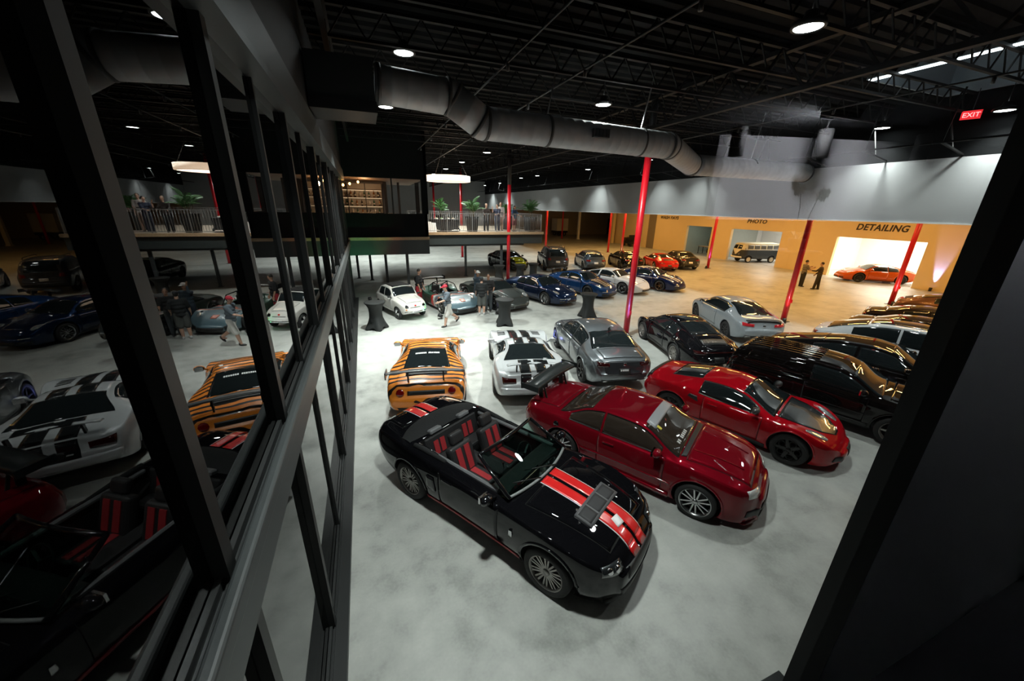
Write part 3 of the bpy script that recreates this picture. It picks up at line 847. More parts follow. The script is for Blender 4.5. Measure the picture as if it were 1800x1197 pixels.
def dress_sedan(c, four=True, tail=TAIL, head=True, gm=None, frame=None, plate=None):
    a = c.x1
    c.glass((.40, 1.08), (-1.60, -.92), [(-1.15, -.30), (-.24, .78)] if four else [(-1.1, -.42), (-.36, .78)], gm=gm, frame=frame)
    c.mirrors(.78, 1.03)
    if four: c.door(-.24, .86); c.door(-1.12, -.28)
    else: c.door(-.42, .86)
    c.lid('bonnet', 1.2, a-.22, .70, .56); c.lid('boot_lid', -a+.16, -1.66, .55, .58)
    for vw in 'RL': c.patch('side_sill', vw, [(-.95, c.fb(0)+.01), (.95, c.fb(0)+.01)], [(-.95, c.fb(0)+.09), (.95, c.fb(0)+.09)], BLACK, off=.012)
    c.ends('headlight', 'F', [(.44, .62), (.72, .66)], [(.42, .70), (.70, .76)], LAMPG, off=.012)
    c.patch('grille', 'F', [(-.20, .34), (.20, .34)], [(-.30, .64), (.30, .64)], BLACK, off=.01)
    c.ends('side_intake', 'F', [(.40, .28), (.62, .30)], [(.40, .42), (.62, .42)], BLACK, off=.01)
    c.ends('tail_light', 'B', [(.42, .80), (.74, .80)], [(.42, .90), (.72, .92)], tail, off=.012)
    c.patch('rear_diffuser', 'B', [(-.58, .32), (.58, .32)], [(-.62, .44), (.62, .44)], BLACK, off=.012)
    c.ends('exhaust_tip', 'B', *oval(.48, .36, .06, .04), CHROME, off=.03)
    c.plate(.66, plate)

# ================================================================== FRONT ROW
# ---------------- black convertible
P_BLACK = paint('black', (.004, .004, .005), rough=.12)
RED_STRIPE = mat('red_stripe', (.72, .018, .018), .25, coat=1)
WHITE_LINE = mat('white_pinstripe', (.8, .78, .78), .3, coat=.6)
Sm = dict(top=[(-2.39, .74), (-2.33, .98), (-2.05, 1.04), (-1.3, 1.05), (-.2, 1.0), (.5, .985), (.8, .995), (1.3, .965), (1.85, .875), (2.14, .77), (2.27, .62)],
          belt=[(-2.39, .70), (-2.2, .93), (-1.3, .98), (-.3, .93), (.6, .92), (1.3, .92), (1.85, .83), (2.14, .70), (2.27, .57)],
          bot=[(-2.39, .44), (-2.1, .26), (-1.5, .18), (1.5, .16), (2.0, .15), (2.27, .19)],
          plan=[(-2.39, .70), (-2.28, .82), (-1.9, .905), (-1.25, .945), (0, .915), (.7, .92), (1.42, .945), (1.82, .90), (2.08, .79), (2.27, .56)],
          roofw=[(-2.39, .84), (2.27, .84)], crown=[(-2.39, .035), (0, .04), (1, .05), (2.27, .03)], bulge_f=.09, shw=.94,
          xf=1.44, xr=-1.28, R=.35, rim='mesh', rimm=ALLOYD, tw=.27, cuts=[(-1.22, .60, -.70, .70, .40, 1.6)])
AZ1 = -58.4
c = Car('convertible_car', 'black open-top car with red twin stripes, nearest of all', Sm, P_BLACK, fix((1.70, 3.06), AZ1, 1.44, .93, 'R'), AZ1)
c.arch_lips(); M = c.root
c.lid('bonnet', .92, 2.08, .66, .50); c.lid('boot_lid', -2.28, -1.78, .60, .62); c.door(-.55, .62)
def stripes(c, x0, x1, w=.20, gap=.03, line=True):
    for sg in (-1, 1):
        if line: c.patch('stripe_edge', 'T', [(x0, sg*(gap-.0)), (x1, sg*(gap-.0))], [(x0, sg*(w+.014)), (x1, sg*(w+.014))], WHITE_LINE, off=.0085, rows=6)
        c.patch('stripe', 'T', [(x0, sg*gap), (x1, sg*gap)], [(x0, sg*w), (x1, sg*w)], RED_STRIPE, off=.011, rows=6)
stripes(c, .86, 2.22); stripes(c, -2.32, -1.80)
for sg in (-1, 1): c.patch('stripe', 'F', [(sg*.03, .60), (sg*.2, .60)], [(sg*.03, .70), (sg*.2, .70)], RED_STRIPE, off=.012)
# bonnet heat extractor with three ribs
ve = c.patch('bonnet_vent', 'T', [(1.52, -.40), (1.78, -.40)], [(1.52, .40), (1.78, .40)], mat('vent_grey', (.10, .10, .105), .5), off=.03, rows=10)
for (a0, a1) in ((-.37, -.16), (-.13, .13), (.16, .37)):
    c.patch('vent_slot', 'T', [(1.555, a0), (1.745, a0)], [(1.555, a1), (1.745, a1)], mat('vent_dark', (.03, .03, .032), .7), off=.034, parent=ve)
for (hx, hy) in ((1.50, .30), (1.50, -.30), (1.80, .33), (1.80, -.33), (1.62, .45), (1.62, -.45)):
    c.patch('bonnet_pin', 'T', *oval(hx, hy, .016, .016, 5), CHROME, off=.016)
c.patch('paper_note', 'T', [(1.90, -.08), (2.02, -.12)], [(1.92, .05), (2.04, .02)], WHITE, off=.02)
c.ends('headlight', 'F', [(.46, .60), (.76, .64)], [(.44, .72), (.74, .75)], mat('lamp_dark', (.030, .034, .036), .06, .3, coat=1, var=.5, scale=20), off=.012)
c.ends('lamp_reflector', 'F', *oval(.55, .665, .045, .04), CHROME, off=.018); c.ends('lamp_reflector', 'F', *oval(.66, .685, .035, .035), CHROME, off=.018)
c.patch('grille', 'F', [(-.42, .46), (.42, .46)], [(-.42, .60), (.42, .60)], BLACK, off=.006)
c.patch('lower_grille', 'F', [(-.5, .22), (.5, .22)], [(-.55, .38), (.55, .38)], BLACK, off=.006)
c.patch('front_splitter', 'F', [(-.66, .165), (.66, .165)], [(-.68, .19), (.68, .19)], BLACK, off=.05)
c.ends('tail_light', 'B', [(.30, .72), (.66, .72)], [(.30, .88), (.66, .88)], TAIL, off=.01)
for vw in 'RL':
    c.patch('side_stripe', vw, [(-.86, .235), (1.0, .235)], [(-.86, .30), (1.0, .30)], mat('side_stripe_red', (.42, .03, .035), .35, coat=.5), off=.012)
    c.patch('fender_emblem', vw, [(.84, .60), (.90, .60)], [(.85, .70), (.89, .72)], CHROME, off=.016)
    c.patch('rear_arch_scoop', vw, [(-.80, .50), (-.62, .50)], [(-.80, .74), (-.66, .74)], BLACKG, off=.02)
# windshield and its frame
ny = 13; vs = []; base = []; topl = []
for i in range(ny):
    t = -1+2*i/(ny-1)
    base.append(Vector((.84-.13*t*t, .745*t, 1.0-.015*t*t))); topl.append(Vector((.12-.06*t*t, .645*t, 1.37-.025*t*t)))
nr = 6
for j in range(nr):
    vs += [b_.lerp(t_, j/(nr-1)) for b_, t_ in zip(base, topl)]
fs_ = [(j*ny+i, j*ny+i+1, (j+1)*ny+i+1, (j+1)*ny+i) for j in range(nr-1) for i in range(ny-1)]
WSG = mat_glass_pane('windscreen_green', (.36, .52, .47), ior=1.5)
ws = obj('windshield', mesh_from(vs, fs_, 'ws', True, [WSG]), M)
MB().tube(topl, .028, 8).build('top_rail', BLACKG, M)
for i in (0, -1): MB().tube([base[i], base[i].lerp(topl[i], .5), topl[i]], [.036, .03, .028], 8).build('windshield_pillar', BLACKG, M)
MB().tube([p+Vector((-.02, 0, .005)) for p in base], .022, 6).build('cowl_seal', mat('cowl_grey', (.20, .21, .21), .5), M)
MB().tube([(.85, .25, 1.03), (.60, -.25, 1.10)], .008, 5).tube([(.83, -.15, 1.03), (.62, -.55, 1.08)], .008, 5).build('wiper', BLACK, M)
MB().box(.10, .13, -.1, .1, 1.24, 1.30).build('rear_view_mirror', BLACK, M)
c.mirrors(.50, 1.02, BLACKG, y=.86)
# cockpit
LEATHER = mat('black_leather', (.018, .018, .019), .5, bump=.15, scale=30)
GREYTRIM = mat('grey_trim', (.14, .145, .15), .5)
REDSEAT = mat('red_seat_insert', (.33, .02, .025), .6)
o = MB().box(-1.22, .60, -.70, .70, .40, .43).build('cockpit_floor', BLACK, M)
o = MB().box(.30, .64, -.70, .70, .62, .97).build('dashboard', LEATHER, M); md = o.modifiers.new('b', 'BEVEL'); md.width = .06; md.segments = 3
MB().box(.285, .30, -.12, .12, .66, .90).build('console_screen', GREYTRIM, o)
o = MB().box(-.75, .32, -.11, .11, .43, .66).build('centre_console', LEATHER, M); md = o.modifiers.new('b', 'BEVEL'); md.width = .02
MB().tube([(.02, 0, .64), (.0, 0, .76)], [.012, .012], 6).ell((0, 0, .78), (.022, .022, .026), 8, 6).build('gear_lever', CHROME, o)
sw = MB(); TM = Matrix.Translation((.16, .37, .84)) @ Matrix.Rotation(math.radians(65), 4, 'Y')
sw.lathe([(.185+.014*math.cos(q), .014*math.sin(q)) for q in [i*math.pi/4 for i in range(8)]], 24, TM, closed=True)
for q in (0, 2.1, 4.2): sw.bar(TM @ Vector((0, 0, .01)), TM @ Vector((.18*math.cos(q), .18*math.sin(q), 0)), .03, .015)
sw.build('steering_wheel', LEATHER, M)
def seat(y):
    b = MB().box(-.52, .02, y-.25, y+.25, .44, .62); s_ = b.build('seat', LEATHER, M); md = s_.modifiers.new('b', 'BEVEL'); md.width = .05; md.segments = 3
    R_ = Matrix.Translation((-.50, y, .60)) @ Matrix.Rotation(math.radians(-20), 4, 'Y')
    o = MB().box(-.09, .07, -.25, .25, -.05, .50, R_).build('backrest', LEATHER, M); md = o.modifiers.new('b', 'BEVEL'); md.width = .06; md.segments = 3
    o2 = MB().box(-.07, .04, -.14, .14, .50, .70, R_).build('headrest', LEATHER, M); md = o2.modifiers.new('b', 'BEVEL'); md.width = .045; md.segments = 3
    for sg in (-1, 1):
        MB().box(.068, .082, sg*.09-.055, sg*.09+.055, .03, .44, R_).build('stripe', REDSEAT, o)
        MB().box(-.46, -.03, y+sg*.09-.055, y+sg*.09+.055, .612, .628).build('stripe', REDSEAT, s_)
for yy in (-.36, .36): seat(yy)
o = MB().box(-1.18, -.86, -.60, .60, .44, .66).build('rear_bench', LEATHER, M); md = o.modifiers.new('b', 'BEVEL'); md.width = .04; md.segments = 2
RB = Matrix.Translation((-1.14, 0, .62)) @ Matrix.Rotation(math.radians(-16), 4, 'Y')
o = MB().box(-.06, .05, -.62, .62, 0, .40, RB).build('rear_backrest', LEATHER, M); md = o.modifiers.new('b', 'BEVEL'); md.width = .03; md.segments = 2
for y0 in (-.34, .34):
    MB().box(.045, .062, y0-.12, y0-.02, .06, .30, RB).build('stripe', REDSEAT, o); MB().box(.045, .062, y0+.02, y0+.12, .06, .30, RB).build('stripe', REDSEAT, o)
    h_ = MB().box(-.06, .06, y0-.13, y0+.13, .42, .50, RB).build('headrest', GREYTRIM, M); md = h_.modifiers.new('b', 'BEVEL'); md.width = .02
for sg in (-1, 1):
    o = MB().box(-1.20, .50, sg*.70-.03, sg*.70+.03, .93, 1.0).build('door_top_trim', GREYTRIM, M); md = o.modifiers.new('b', 'BEVEL'); md.width = .02
# folded roof under its cover
FAB = mat('soft_top_fabric', (.009, .010, .0105), .9, bump=.3, scale=50)
c.patch('soft_top_cover', 'T', [(-1.76, -.60), (-1.55, -.80), (-1.0, -.84), (-.80, -.80)], [(-1.76, .60), (-1.55, .80), (-1.0, .84), (-.80, .80)], FAB, off=.03, rows=4) if False else None
bmv = []; nn = 17
for i in range(nn):
    t = -1+2*i/(nn-1)
    fx = -1.24; rx = -1.80+.14*abs(t)**3
    for q, (dz) in zip((0, .25, .5, .75, 1), (.0, .075, .09, .07, 0.0)):
        bmv.append((rx+(fx-rx)*q, .80*t, 1.035+dz*(1-.5*t*t)-.06*t*t))
obj('soft_top_cover', mesh_from(bmv, [(i*5+j, (i+1)*5+j, (i+1)*5+j+1, i*5+j+1) for i in range(nn-1) for j in range(4)], 'm', True, [FAB]), M)
for sg in (-1, 1): MB().tube([(-1.24, sg*.79, 1.01), (-1.0, sg*.77, 1.01), (-.55, sg*.75, .985)], [.04, .045, .03], 8).build('roof_arm_cover', FAB, M)

# ---------------- dark red coupe with a big wing
P_WINE = paint('wine_red', (.185, .003, .010), metal=.35, rough=.25)
Ss = dict(top=[(-2.22, .70), (-2.16, .90), (-1.75, .955), (-1.38, .97), (-.72, 1.235), (-.40, 1.28), (.10, 1.27), (.30, 1.23), (.92, .945), (1.4, .90), (1.84, .81), (2.0, .73), (2.09, .60)],
          belt=[(-2.22, .66), (-2.0, .85), (-1.2, .90), (0, .86), (.95, .87), (1.6, .81), (1.98, .68), (2.09, .55)],
          bot=[(-2.22, .38), (-1.9, .20), (-1.5, .13), (1.5, .11), (1.9, .10), (2.09, .12)],
          plan=[(-2.22, .66), (-2.1, .80), (-1.7, .87), (-1.15, .895), (0, .865), (1.25, .895), (1.66, .86), (1.92, .75), (2.09, .50)],
          roofw=[(-2.22, .8), (-1.38, .80), (-.75, .71), (-.4, .69), (.2, .70), (.92, .84), (2.09, .8)], crown=[(-2.22, .03), (-1, .04), (1, .05), (2.09, .03)],
          xf=1.28, xr=-1.19, R=.315, Rr=.245, rim='six', rimm=ALLOY, inset=-.005)
AZ2 = -58.1
c = Car('sports_coupe', 'dark red glossy coupe with a large black rear wing', Ss, P_WINE, fix((4.53, 3.39), AZ2, 1.28, .88, 'R'), AZ2)
c.arch_lips(); c.glass((.27, .90), (-1.36, -.72), [(-1.10, -.46), (-.42, .64)], gm=GLASS2, frame=BLACK)
c.patch('sun_strip', 'T', [(.25, -.50), (.42, -.53)], [(.25, .50), (.42, .53)], mat('sun_strip_grey', (.30, .31, .33), .35), off=.012, rows=12)
b = MB()
for i in range(8):
    if i != 2: b.box(.775, .83, -.42+i*.062, -.375+i*.062, 0, .004)
q = [c.cast('T', p[0], p[1])[0]+Vector((0, 0, .014)) for p in b.v]
b.v = [(a[0], a[1], d.z+(a[2]*.5)) for a, d in zip(b.v, q)]
b.build('windshield_lettering', mat('vinyl_grey', (.5, .5, .48), .5), c.root)
c.patch('sticker', 'T', [(.42, -.46), (.50, -.46)], [(.42, -.40), (.50, -.40)], mat('yellow_sticker', (.75, .65, .08), .5), off=.013)
c.mirrors(.60, .97); c.door(-.46, .72); c.lid('bonnet', 1.02, 1.94, .68, .54); c.lid('boot_lid', -2.12, -1.45, .62, .60)
for sg in (-1, 1): c.patch('bonnet_crease', 'T', [(1.05, sg*.36), (1.80, sg*.26)], [(1.05, sg*.375), (1.80, sg*.275)], P_WINE, off=.018)
c.patch('cowl_panel', 'T', [(.915, -.66), (1.0, -.62)], [(.915, .66), (1.0, .62)], BLACK, off=.006)
c.ends('headlight', 'F', [(.36, .60), (.70, .62)], [(.36, .69), (.68, .73)], mat('lamp_frost', (.5, .5, .48), .15, .2, coat=1, var=.2, scale=20), off=.014)
c.patch('grille', 'F', [(-.42, .34), (.42, .34)], [(-.42, .46), (.42, .46)], BLACK, off=.01)
c.ends('side_intake', 'F', [(.46, .24), (.68, .26)], [(.46, .38), (.68, .38)], BLACK, off=.01)
c.patch('lower_grille', 'F', [(-.42, .20), (.42, .20)], [(-.42, .31), (.42, .31)], BLACK, off=.01)
c.patch('front_splitter', 'F', [(-.62, .10), (.62, .10)], [(-.64, .13), (.64, .13)], P_WINE, off=.05)
c.ends('tail_light', 'B', [(.32, .62), (.72, .62)], [(.32, .76), (.72, .78)], TAIL, off=.012)
for vw in 'RL':
    c.patch('side_skirt', vw, [(-.80, .10), (.86, .10)], [(-.80, .24), (.86, .24)], P_WINE, off=.035)
    c.patch('side_moulding', vw, [(-.80, .44), (.86, .44)], [(-.80, .47), (.86, .47)], P_WINE, off=.016)
    c.patch('fuel_cap', vw, *oval(-1.34, .74, .06, .06), BLACKG, off=.012)
WINGM = mat('wing_black', (.022, .028, .028), .3, coat=.3)
c.wing(-2.02, 1.28, .82, .36, WINGM, base=.93, posts=.42, end_h=.11)
for sg in (-1, 1): MB().bar((-1.86, sg*.42, .94), (-1.98, sg*.42, 1.28), .02, .04).build('wing_brace', BLACK, c.root)

# ---------------- bright red mid-engine coupe with black bonnet
P_RED = paint('bright_red', (.42, .003, .010), metal=.2, rough=.22)
CARBON = mat('carbon_bonnet', (.02, .024, .025), .18, coat=1, var=.4, scale=60)
S4 = dict(top=[(-1.99, .70), (-1.94, .89), (-1.55, .97), (-1.0, 1.09), (-.55, 1.17), (-.2, 1.185), (.12, 1.15), (.82, .87), (1.25, .78), (1.6, .68), (1.82, .57), (1.92, .46)],
          belt=[(-1.99, .64), (-1.7, .86), (-1.15, .90), (-.5, .82), (.2, .78), (.9, .79), (1.25, .79), (1.6, .68), (1.82, .53), (1.92, .42)],
          bot=[(-1.99, .40), (-1.7, .22), (-1.2, .14), (1.4, .12), (1.75, .13), (1.92, .16)],
          plan=[(-1.99, .70), (-1.85, .84), (-1.2, .935), (-.4, .87), (.3, .865), (1.18, .915), (1.55, .86), (1.78, .70), (1.92, .42)],
          roofw=[(-1.99, .75), (-1.4, .56), (-.6, .60), (0, .62), (.25, .66), (.82, .82), (1.3, .70), (1.92, .7)], crown=[(-1.99, .03), (-.5, .045), (.8, .05), (1.25, .01), (1.92, .02)],
          xf=1.18, xr=-1.2, R=.325, rim='fivehole', rimm=ALLOYB)
AZ3 = -67.0
c = Car('sports_coupe', 'bright red low coupe with a black bonnet, between dark red coupe and black van', S4, P_RED, fix((7.36, 3.82), AZ3, 1.18, .90, 'R'), AZ3)
c.arch_lips(); c.glass((.14, .80), (-1.40, -.72), [(-.66, .52)], frame=mat('trim_silver', (.35, .34, .33), .3, .8))
c.mirrors(.50, .93, mat('mirror_carbon', (.05, .05, .05), .3, coat=.6), sz=1.05)
c.door(-.52, .62); 
c.patch('bonnet', 'T', [(.84, -.62), (1.2, -.56), (1.55, -.40), (1.76, -.12)], [(.84, .62), (1.2, .56), (1.55, .40), (1.76, .12)], CARBON, off=.008, rows=16)
c.ends('headlight', 'T', *oval(1.50, .60, .20, .085, rot=-.5), LAMPG, off=.012)
c.ends('side_intake', 'F', [(.36, .22), (.60, .26)], [(.36, .34), (.56, .36)], BLACK, off=.01)
c.patch('grille', 'F', [(-.04, .20), (.04, .20)], [(-.16, .44), (.16, .44)], BLACK, off=.012)
for vw in 'RL':
    c.patch('side_intake', vw, [(-.86, .74), (-.62, .66)], [(-.82, .80), (-.66, .78)], BLACK, off=.008)
    c.patch('side_sill', vw, [(-.78, .15), (.78, .15)], [(-.78, .24), (.78, .24)], BLACK, off=.014)
c.ends('tail_light', 'B', *oval(.52, .74, .085, .085), TAIL, off=.014)
c.patch('rear_lip', 'T', [(-1.97, -.60), (-1.86, -.66)], [(-1.97, .60), (-1.86, .66)], BLACK, off=.035)
c.patch('rear_diffuser', 'B', [(-.6, .34), (.6, .34)], [(-.6, .48), (.6, .48)], BLACK, off=.01)

# ---------------- black panel wagon
P_BLK2 = paint('deep_black', (.006, .0045, .004), rough=.15)
Sv = dict(top=[(-2.12, .80), (-2.07, 1.10), (-1.86, 1.38), (-1.5, 1.445), (-.4, 1.46), (.15, 1.43), (.40, 1.36), (1.02, 1.02), (1.5, .97), (2.1, .86), (2.28, .70)],
          belt=[(-2.12, .76), (-1.95, .96), (-.5, .96), (.9, .93), (1.6, .90), (2.1, .80), (2.28, .64)],
          bot=[(-2.12, .36), (-1.8, .25), (1.6, .22), (2.1, .22), (2.28, .28)],
          plan=[(-2.12, .78), (-2.0, .86), (-1.2, .915), (0, .90), (1.3, .915), (1.9, .87), (2.15, .78), (2.28, .62)],
          roofw=[(-2.12, .9), (-1.86, .78), (-.4, .79), (.4, .78), (1.02, .86), (2.28, .8)], crown=[(-2.12, .04), (0, .06), (1.2, .05), (2.28, .03)],
          xf=1.36, xr=-1.18, R=.34, rim='five', rimm=ALLOYD, tw=.27, inset=-.01)
AZ4 = -69
c = Car('panel_van', 'black two-door panel van with ribbed roof at right', Sv, P_BLK2, fix((10.15, 3.45), AZ4, 1.36, .90, 'R'), AZ4, cat='van')
c.arch_lips(); c.glass((.42, .99), (-2.05, -1.90), [(-.30, .72)], frame=BLACKG)
for i in range(7):
    yy = -.48+i*.16
    c.patch('roof_rib', 'T', [(-1.80, yy-.018), (-.25, yy-.018)], [(-1.80, yy+.018), (-.25, yy+.018)], P_BLK2, off=.022, rows=3)
c.mirrors(.70, 1.05, P_BLK2); c.door(-.36, .80); c.lid('bonnet', 1.12, 2.12, .70, .60)
for vw in 'RL':
    c.patch('side_moulding', vw, [(-2.0, .93), (-.42, .93)], [(-2.0, .955), (-.42, .955)], P_BLK2, off=.02)
    c.patch('side_moulding', vw, [(-.30, .55), (.8, .55)], [(-.30, .58), (.8, .58)], P_BLK2, off=.016)
    c.patch('side_sill', vw, [(-.76, .24), (.92, .24)], [(-.76, .34), (.92, .34)], BLACK, off=.02)
    c.patch('cargo_panel', vw, [(-1.75, 1.02), (-.46, 1.02)], [(-1.62, 1.32), (-.46, 1.34)], P_BLK2, off=.012)
c.ends('tail_light', 'B', [(.60, .70), (.74, .70)], [(.60, .92), (.74, .92)], TAIL, off=.012)
c.ends('headlight', 'F', *oval(.5, .66, .10, .08), LAMPG, off=.012); c.patch('grille', 'F', [(-.36, .54), (.36, .54)], [(-.36, .72), (.36, .72)], BLACK, off=.01)
c.patch('rear_bumper', 'B', [(-.74, .46), (.74, .46)], [(-.74, .58), (.74, .58)], BLACKG, off=.05)

# ---------------- right of the van: coupe-saloons in a row
c = Car('saloon_car', 'glossy black fastback saloon behind the black van', Ssedan(4.9, 1.42, .95, top=[(-2.45, .66), (-2.4, .92), (-2.1, 1.02), (-1.3, 1.24), (-.5, 1.40), (0, 1.42), (.42, 1.36), (1.15, 1.0), (1.7, .92), (2.25, .78), (2.45, .6)],
        roofw=[(-2.45, .78), (-2.1, .66), (-.8, .62), (.4, .66), (1.15, .84), (2.45, .76)], xf=1.46, xr=-1.46), P_BLK2, (13.05, 5.55), -69)
c.glass((.42, 1.12), (-2.0, -1.0), [(-1.2, -.26), (-.2, .8)]); c.mirrors(.82, 1.03); c.door(-.22, .88); c.door(-1.15, -.26); c.lid('bonnet', 1.25, 2.2, .7, .56)
c.ends('headlight', 'F', [(.44, .6), (.72, .64)], [(.42, .7), (.7, .75)], LAMPG, off=.012); c.ends('tail_light', 'B', [(.3, .82), (.74, .82)], [(.3, .87), (.74, .88)], TAIL, off=.012)
P_WHT = paint('pearl_white', (.62, .64, .66), rough=.3)
c = Car('electric_hatchback', 'white tall hatchback with black roof glass behind the black saloon', Ssedan(4.8, 1.58, .97, top=[(-2.4, .7), (-2.34, 1.0), (-2.1, 1.12), (-1.3, 1.42), (-.5, 1.57), (.1, 1.58), (.5, 1.50), (1.3, 1.06), (1.8, .98), (2.25, .82), (2.4, .6)],
        belt=[(-2.4, .66), (-2.1, 1.0), (-1.2, 1.06), (0, 1.0), (1.2, .97), (1.8, .88), (2.4, .58)], roofw=[(-2.4, .8), (-2.0, .68), (-.8, .64), (.4, .66), (1.3, .84), (2.4, .76)], R=.36, xf=1.45, xr=-1.45), P_WHT, (15.55, 5.75), -69)
c.glass((.5, 1.26), (-2.0, -1.05), [(-1.35, -.3), (-.24, .9)]); c.patch('roof_glass', 'T', [(-1.0, -.46), (.45, -.48)], [(-1.0, .46), (.45, .48)], GLASS, rows=10)
c.mirrors(.9, 1.12); c.door(-.24, .95); c.door(-1.25, -.28); c.ends('tail_light', 'B', [(.3, .9), (.74, .9)], [(.3, .98), (.74, .99)], TAIL, off=.012)
c.ends('headlight', 'F', [(.44, .66), (.72, .7)], [(.42, .74), (.7, .79)], LAMPG, off=.012); c.lid('bonnet', 1.35, 2.2, .7, .56)
c = Car('saloon_car', 'black saloon just beyond the white hatchback at the right edge', Ssedan(4.7, 1.38), P_BLK2, (18.1, 6.2), -69); dress_sedan(c)
c = Car('saloon_car', 'dark car furthest but one in the right-hand row', Ssedan(4.6, 1.36), paint('dark_brown', (.018, .012, .010), rough=.2), (20.6, 7.0), -69); dress_sedan(c, four=False)
c = Car('sports_coupe', 'brown low coupe at the far end of the right-hand row', S911(), paint('copper', (.16, .08, .05), metal=.5), (25.6, 8.2), -69); dress911(c, seams=False)

# ================================================================== SECOND ROW (tails towards the viewer)
TG = mat_tiger()
St = dict(top=[(-2.30, .62), (-2.25, .86), (-1.85, .95), (-1.45, 1.02), (-.65, 1.16), (-.25, 1.19), (.12, 1.15), (.85, .82), (1.3, .76), (1.75, .62), (1.98, .44)],
          belt=[(-2.30, .58), (-2.05, .84), (-1.4, .92), (-.4, .80), (.3, .74), (.9, .76), (1.3, .76), (1.7, .60), (1.98, .40)],
          bot=[(-2.30, .30), (-2.0, .20), (-1.4, .13), (1.4, .12), (1.98, .15)],
          plan=[(-2.30, .80), (-2.15, .88), (-1.4, .94), (-.4, .85), (.3, .85), (1.15, .90), (1.6, .86), (1.85, .72), (1.98, .52)],
          roofw=[(-2.30, .8), (-1.75, .70), (-1.3, .64), (-.45, .60), (.15, .64), (.85, .82), (1.3, .70), (1.98, .7)], crown=[(-2.30, .03), (-.5, .045), (.8, .05), (1.25, .01), (1.98, .02)],
          xf=1.15, xr=-1.42, R=.32, rim='multi', rimm=ALLOYB)
AZT = 79
c = Car('race_car', 'orange car with black tiger stripes and a rear wing', St, TG, (1.38, 10.05), AZT)
c.arch_lips(); c.glass((.17, .83), (-1.52, -.60), [(-.50, .52)], mw=.06); c.mirrors(.48, .93, TG, sz=1.05); c.door(-.5, .6); 
c.wing(-2.08, 1.12, .88, .24, mat('wing_grey', (.10, .105, .11), .35, coat=.4), base=.90, posts=.40, end_h=.16)
b = MB()
for i in range(15):
    if i not in (7,): b.box(-.92, -.855, -.30+i*.041, -.27+i*.041, 0, .003)
def drape(c, b, off=.013):
    b.v = [(p[0], p[1], c.cast('T', p[0], p[1])[0].z+off+p[2]) for p in b.v]; return b
drape(c, b).build('window_lettering', WHITE, c.root)
b = MB()
for i in range(11): b.box(1.05-.012*i, 1.15-.012*i, -.62+i*.05, -.585+i*.05, 0, .003)
drape(c, b).build('bonnet_lettering', WHITE, c.root)
c.patch('engine_cover', 'T', [(-1.84, -.48), (-1.58, -.50)], [(-1.84, .48), (-1.58, .50)], BLACK, off=.01, rows=8)
for i in range(4): c.patch('cover_louvre', 'T', [(-1.82+i*.065, -.44), (-1.79+i*.065, -.44)], [(-1.82+i*.065, .44), (-1.79+i*.065, .44)], mat('louvre', (.05, .05, .05), .5), off=.03)
c.ends('tail_light', 'B', *oval(.58, .72, .09, .09), TAIL, off=.014); c.patch('rear_grille', 'B', [(-.42, .66), (.42, .66)], [(-.42, .76), (.42, .76)], BLACK, off=.008)
c.patch('rear_diffuser', 'B', [(-.62, .31), (.62, .31)], [(-.66, .38), (.66, .38)], BLACK, off=.01); c.ends('headlight', 'T', *oval(1.52, .62, .17, .08, rot=-.5), LAMPG, off=.012)
for vw in 'RL':
    c.patch('side_intake', vw, [(-.95, .5), (-.66, .42)], [(-.95, .80), (-.62, .74)], BLACK, off=.008)
    c.patch('number_panel', vw, [(-1.0, .30), (-.5, .30)], [(-1.0, .42), (-.5, .42)], WHITE, off=.012)
c.patch('roof_lettering', 'T', [(-.30, -.40), (-.18, -.44)], [(-.30, -.33), (-.18, -.36)], WHITE, off=.012)

P_SILV = paint('bright_silver', (.55, .57, .58), metal=.49, rough=.28)
Sp = dict(top=[(-2.22, .72), (-2.17, .95), (-1.7, 1.0), (-1.45, 1.02), (-.75, 1.19), (-.45, 1.21), (-.15, 1.18), (.5, .90), (1.0, .88), (1.7, .78), (2.05, .66), (2.22, .5)],
          belt=[(-2.22, .68), (-2.0, .92), (-1.3, .96), (-.4, .84), (.5, .82), (1.2, .88), (1.7, .80), (2.05, .62), (2.22, .46)],
          bot=[(-2.22, .40), (-1.9, .24), (-1.5, .14), (1.5, .13), (2.22, .17)],
          plan=[(-2.22, .80), (-2.1, .88), (-1.3, .965), (-.3, .87), (.5, .87), (1.3, .955), (1.75, .90), (2.05, .75), (2.22, .5)],
          roofw=[(-2.22, .8), (-1.5, .76), (-.8, .58), (-.2, .60), (.5, .80), (1.2, .68), (2.22, .7)], crown=[(-2.22, .03), (-.5, .045), (.5, .05), (1.2, .015), (2.22, .02)],
          xf=1.27, xr=-1.25, R=.345, rim='six', rimm=ALLOYD, tw=.30)
AZV = 75
c = Car('sports_coupe', 'silver coupe with two broad black stripes and low rear wing', Sp, P_SILV, fix((2.82, 8.62), AZV, -1.25, .95, 'L'), AZV)
STRB = mat('stripe_black', (.012, .014, .015), .2, coat=1)
c.arch_lips(); c.glass((-.13, .46), (-1.42, -.70), [(-.90, .22)]); c.mirrors(.22, .96)
for sg in (-1, 1):
    for (a0, a1) in ((-2.18, -1.46), (-.68, -.15), (.52, 2.0)):
        c.patch('stripe', 'T', [(a0, sg*.07), (a1, sg*.07)], [(a0, sg*.33), (a1, sg*.33)], STRB, off=.009, rows=6)
    c.patch('stripe', 'B', [(sg*.07, .42), (sg*.33, .42)], [(sg*.07, .90), (sg*.33, .90)], STRB, off=.009)
    for i in range(4): c.patch('bonnet_louvre', 'T', [(1.0+i*.13, sg*.44), (1.06+i*.13, sg*.44)], [(.97+i*.13, sg*.68), (1.03+i*.13, sg*.68)], BLACK, off=.009)
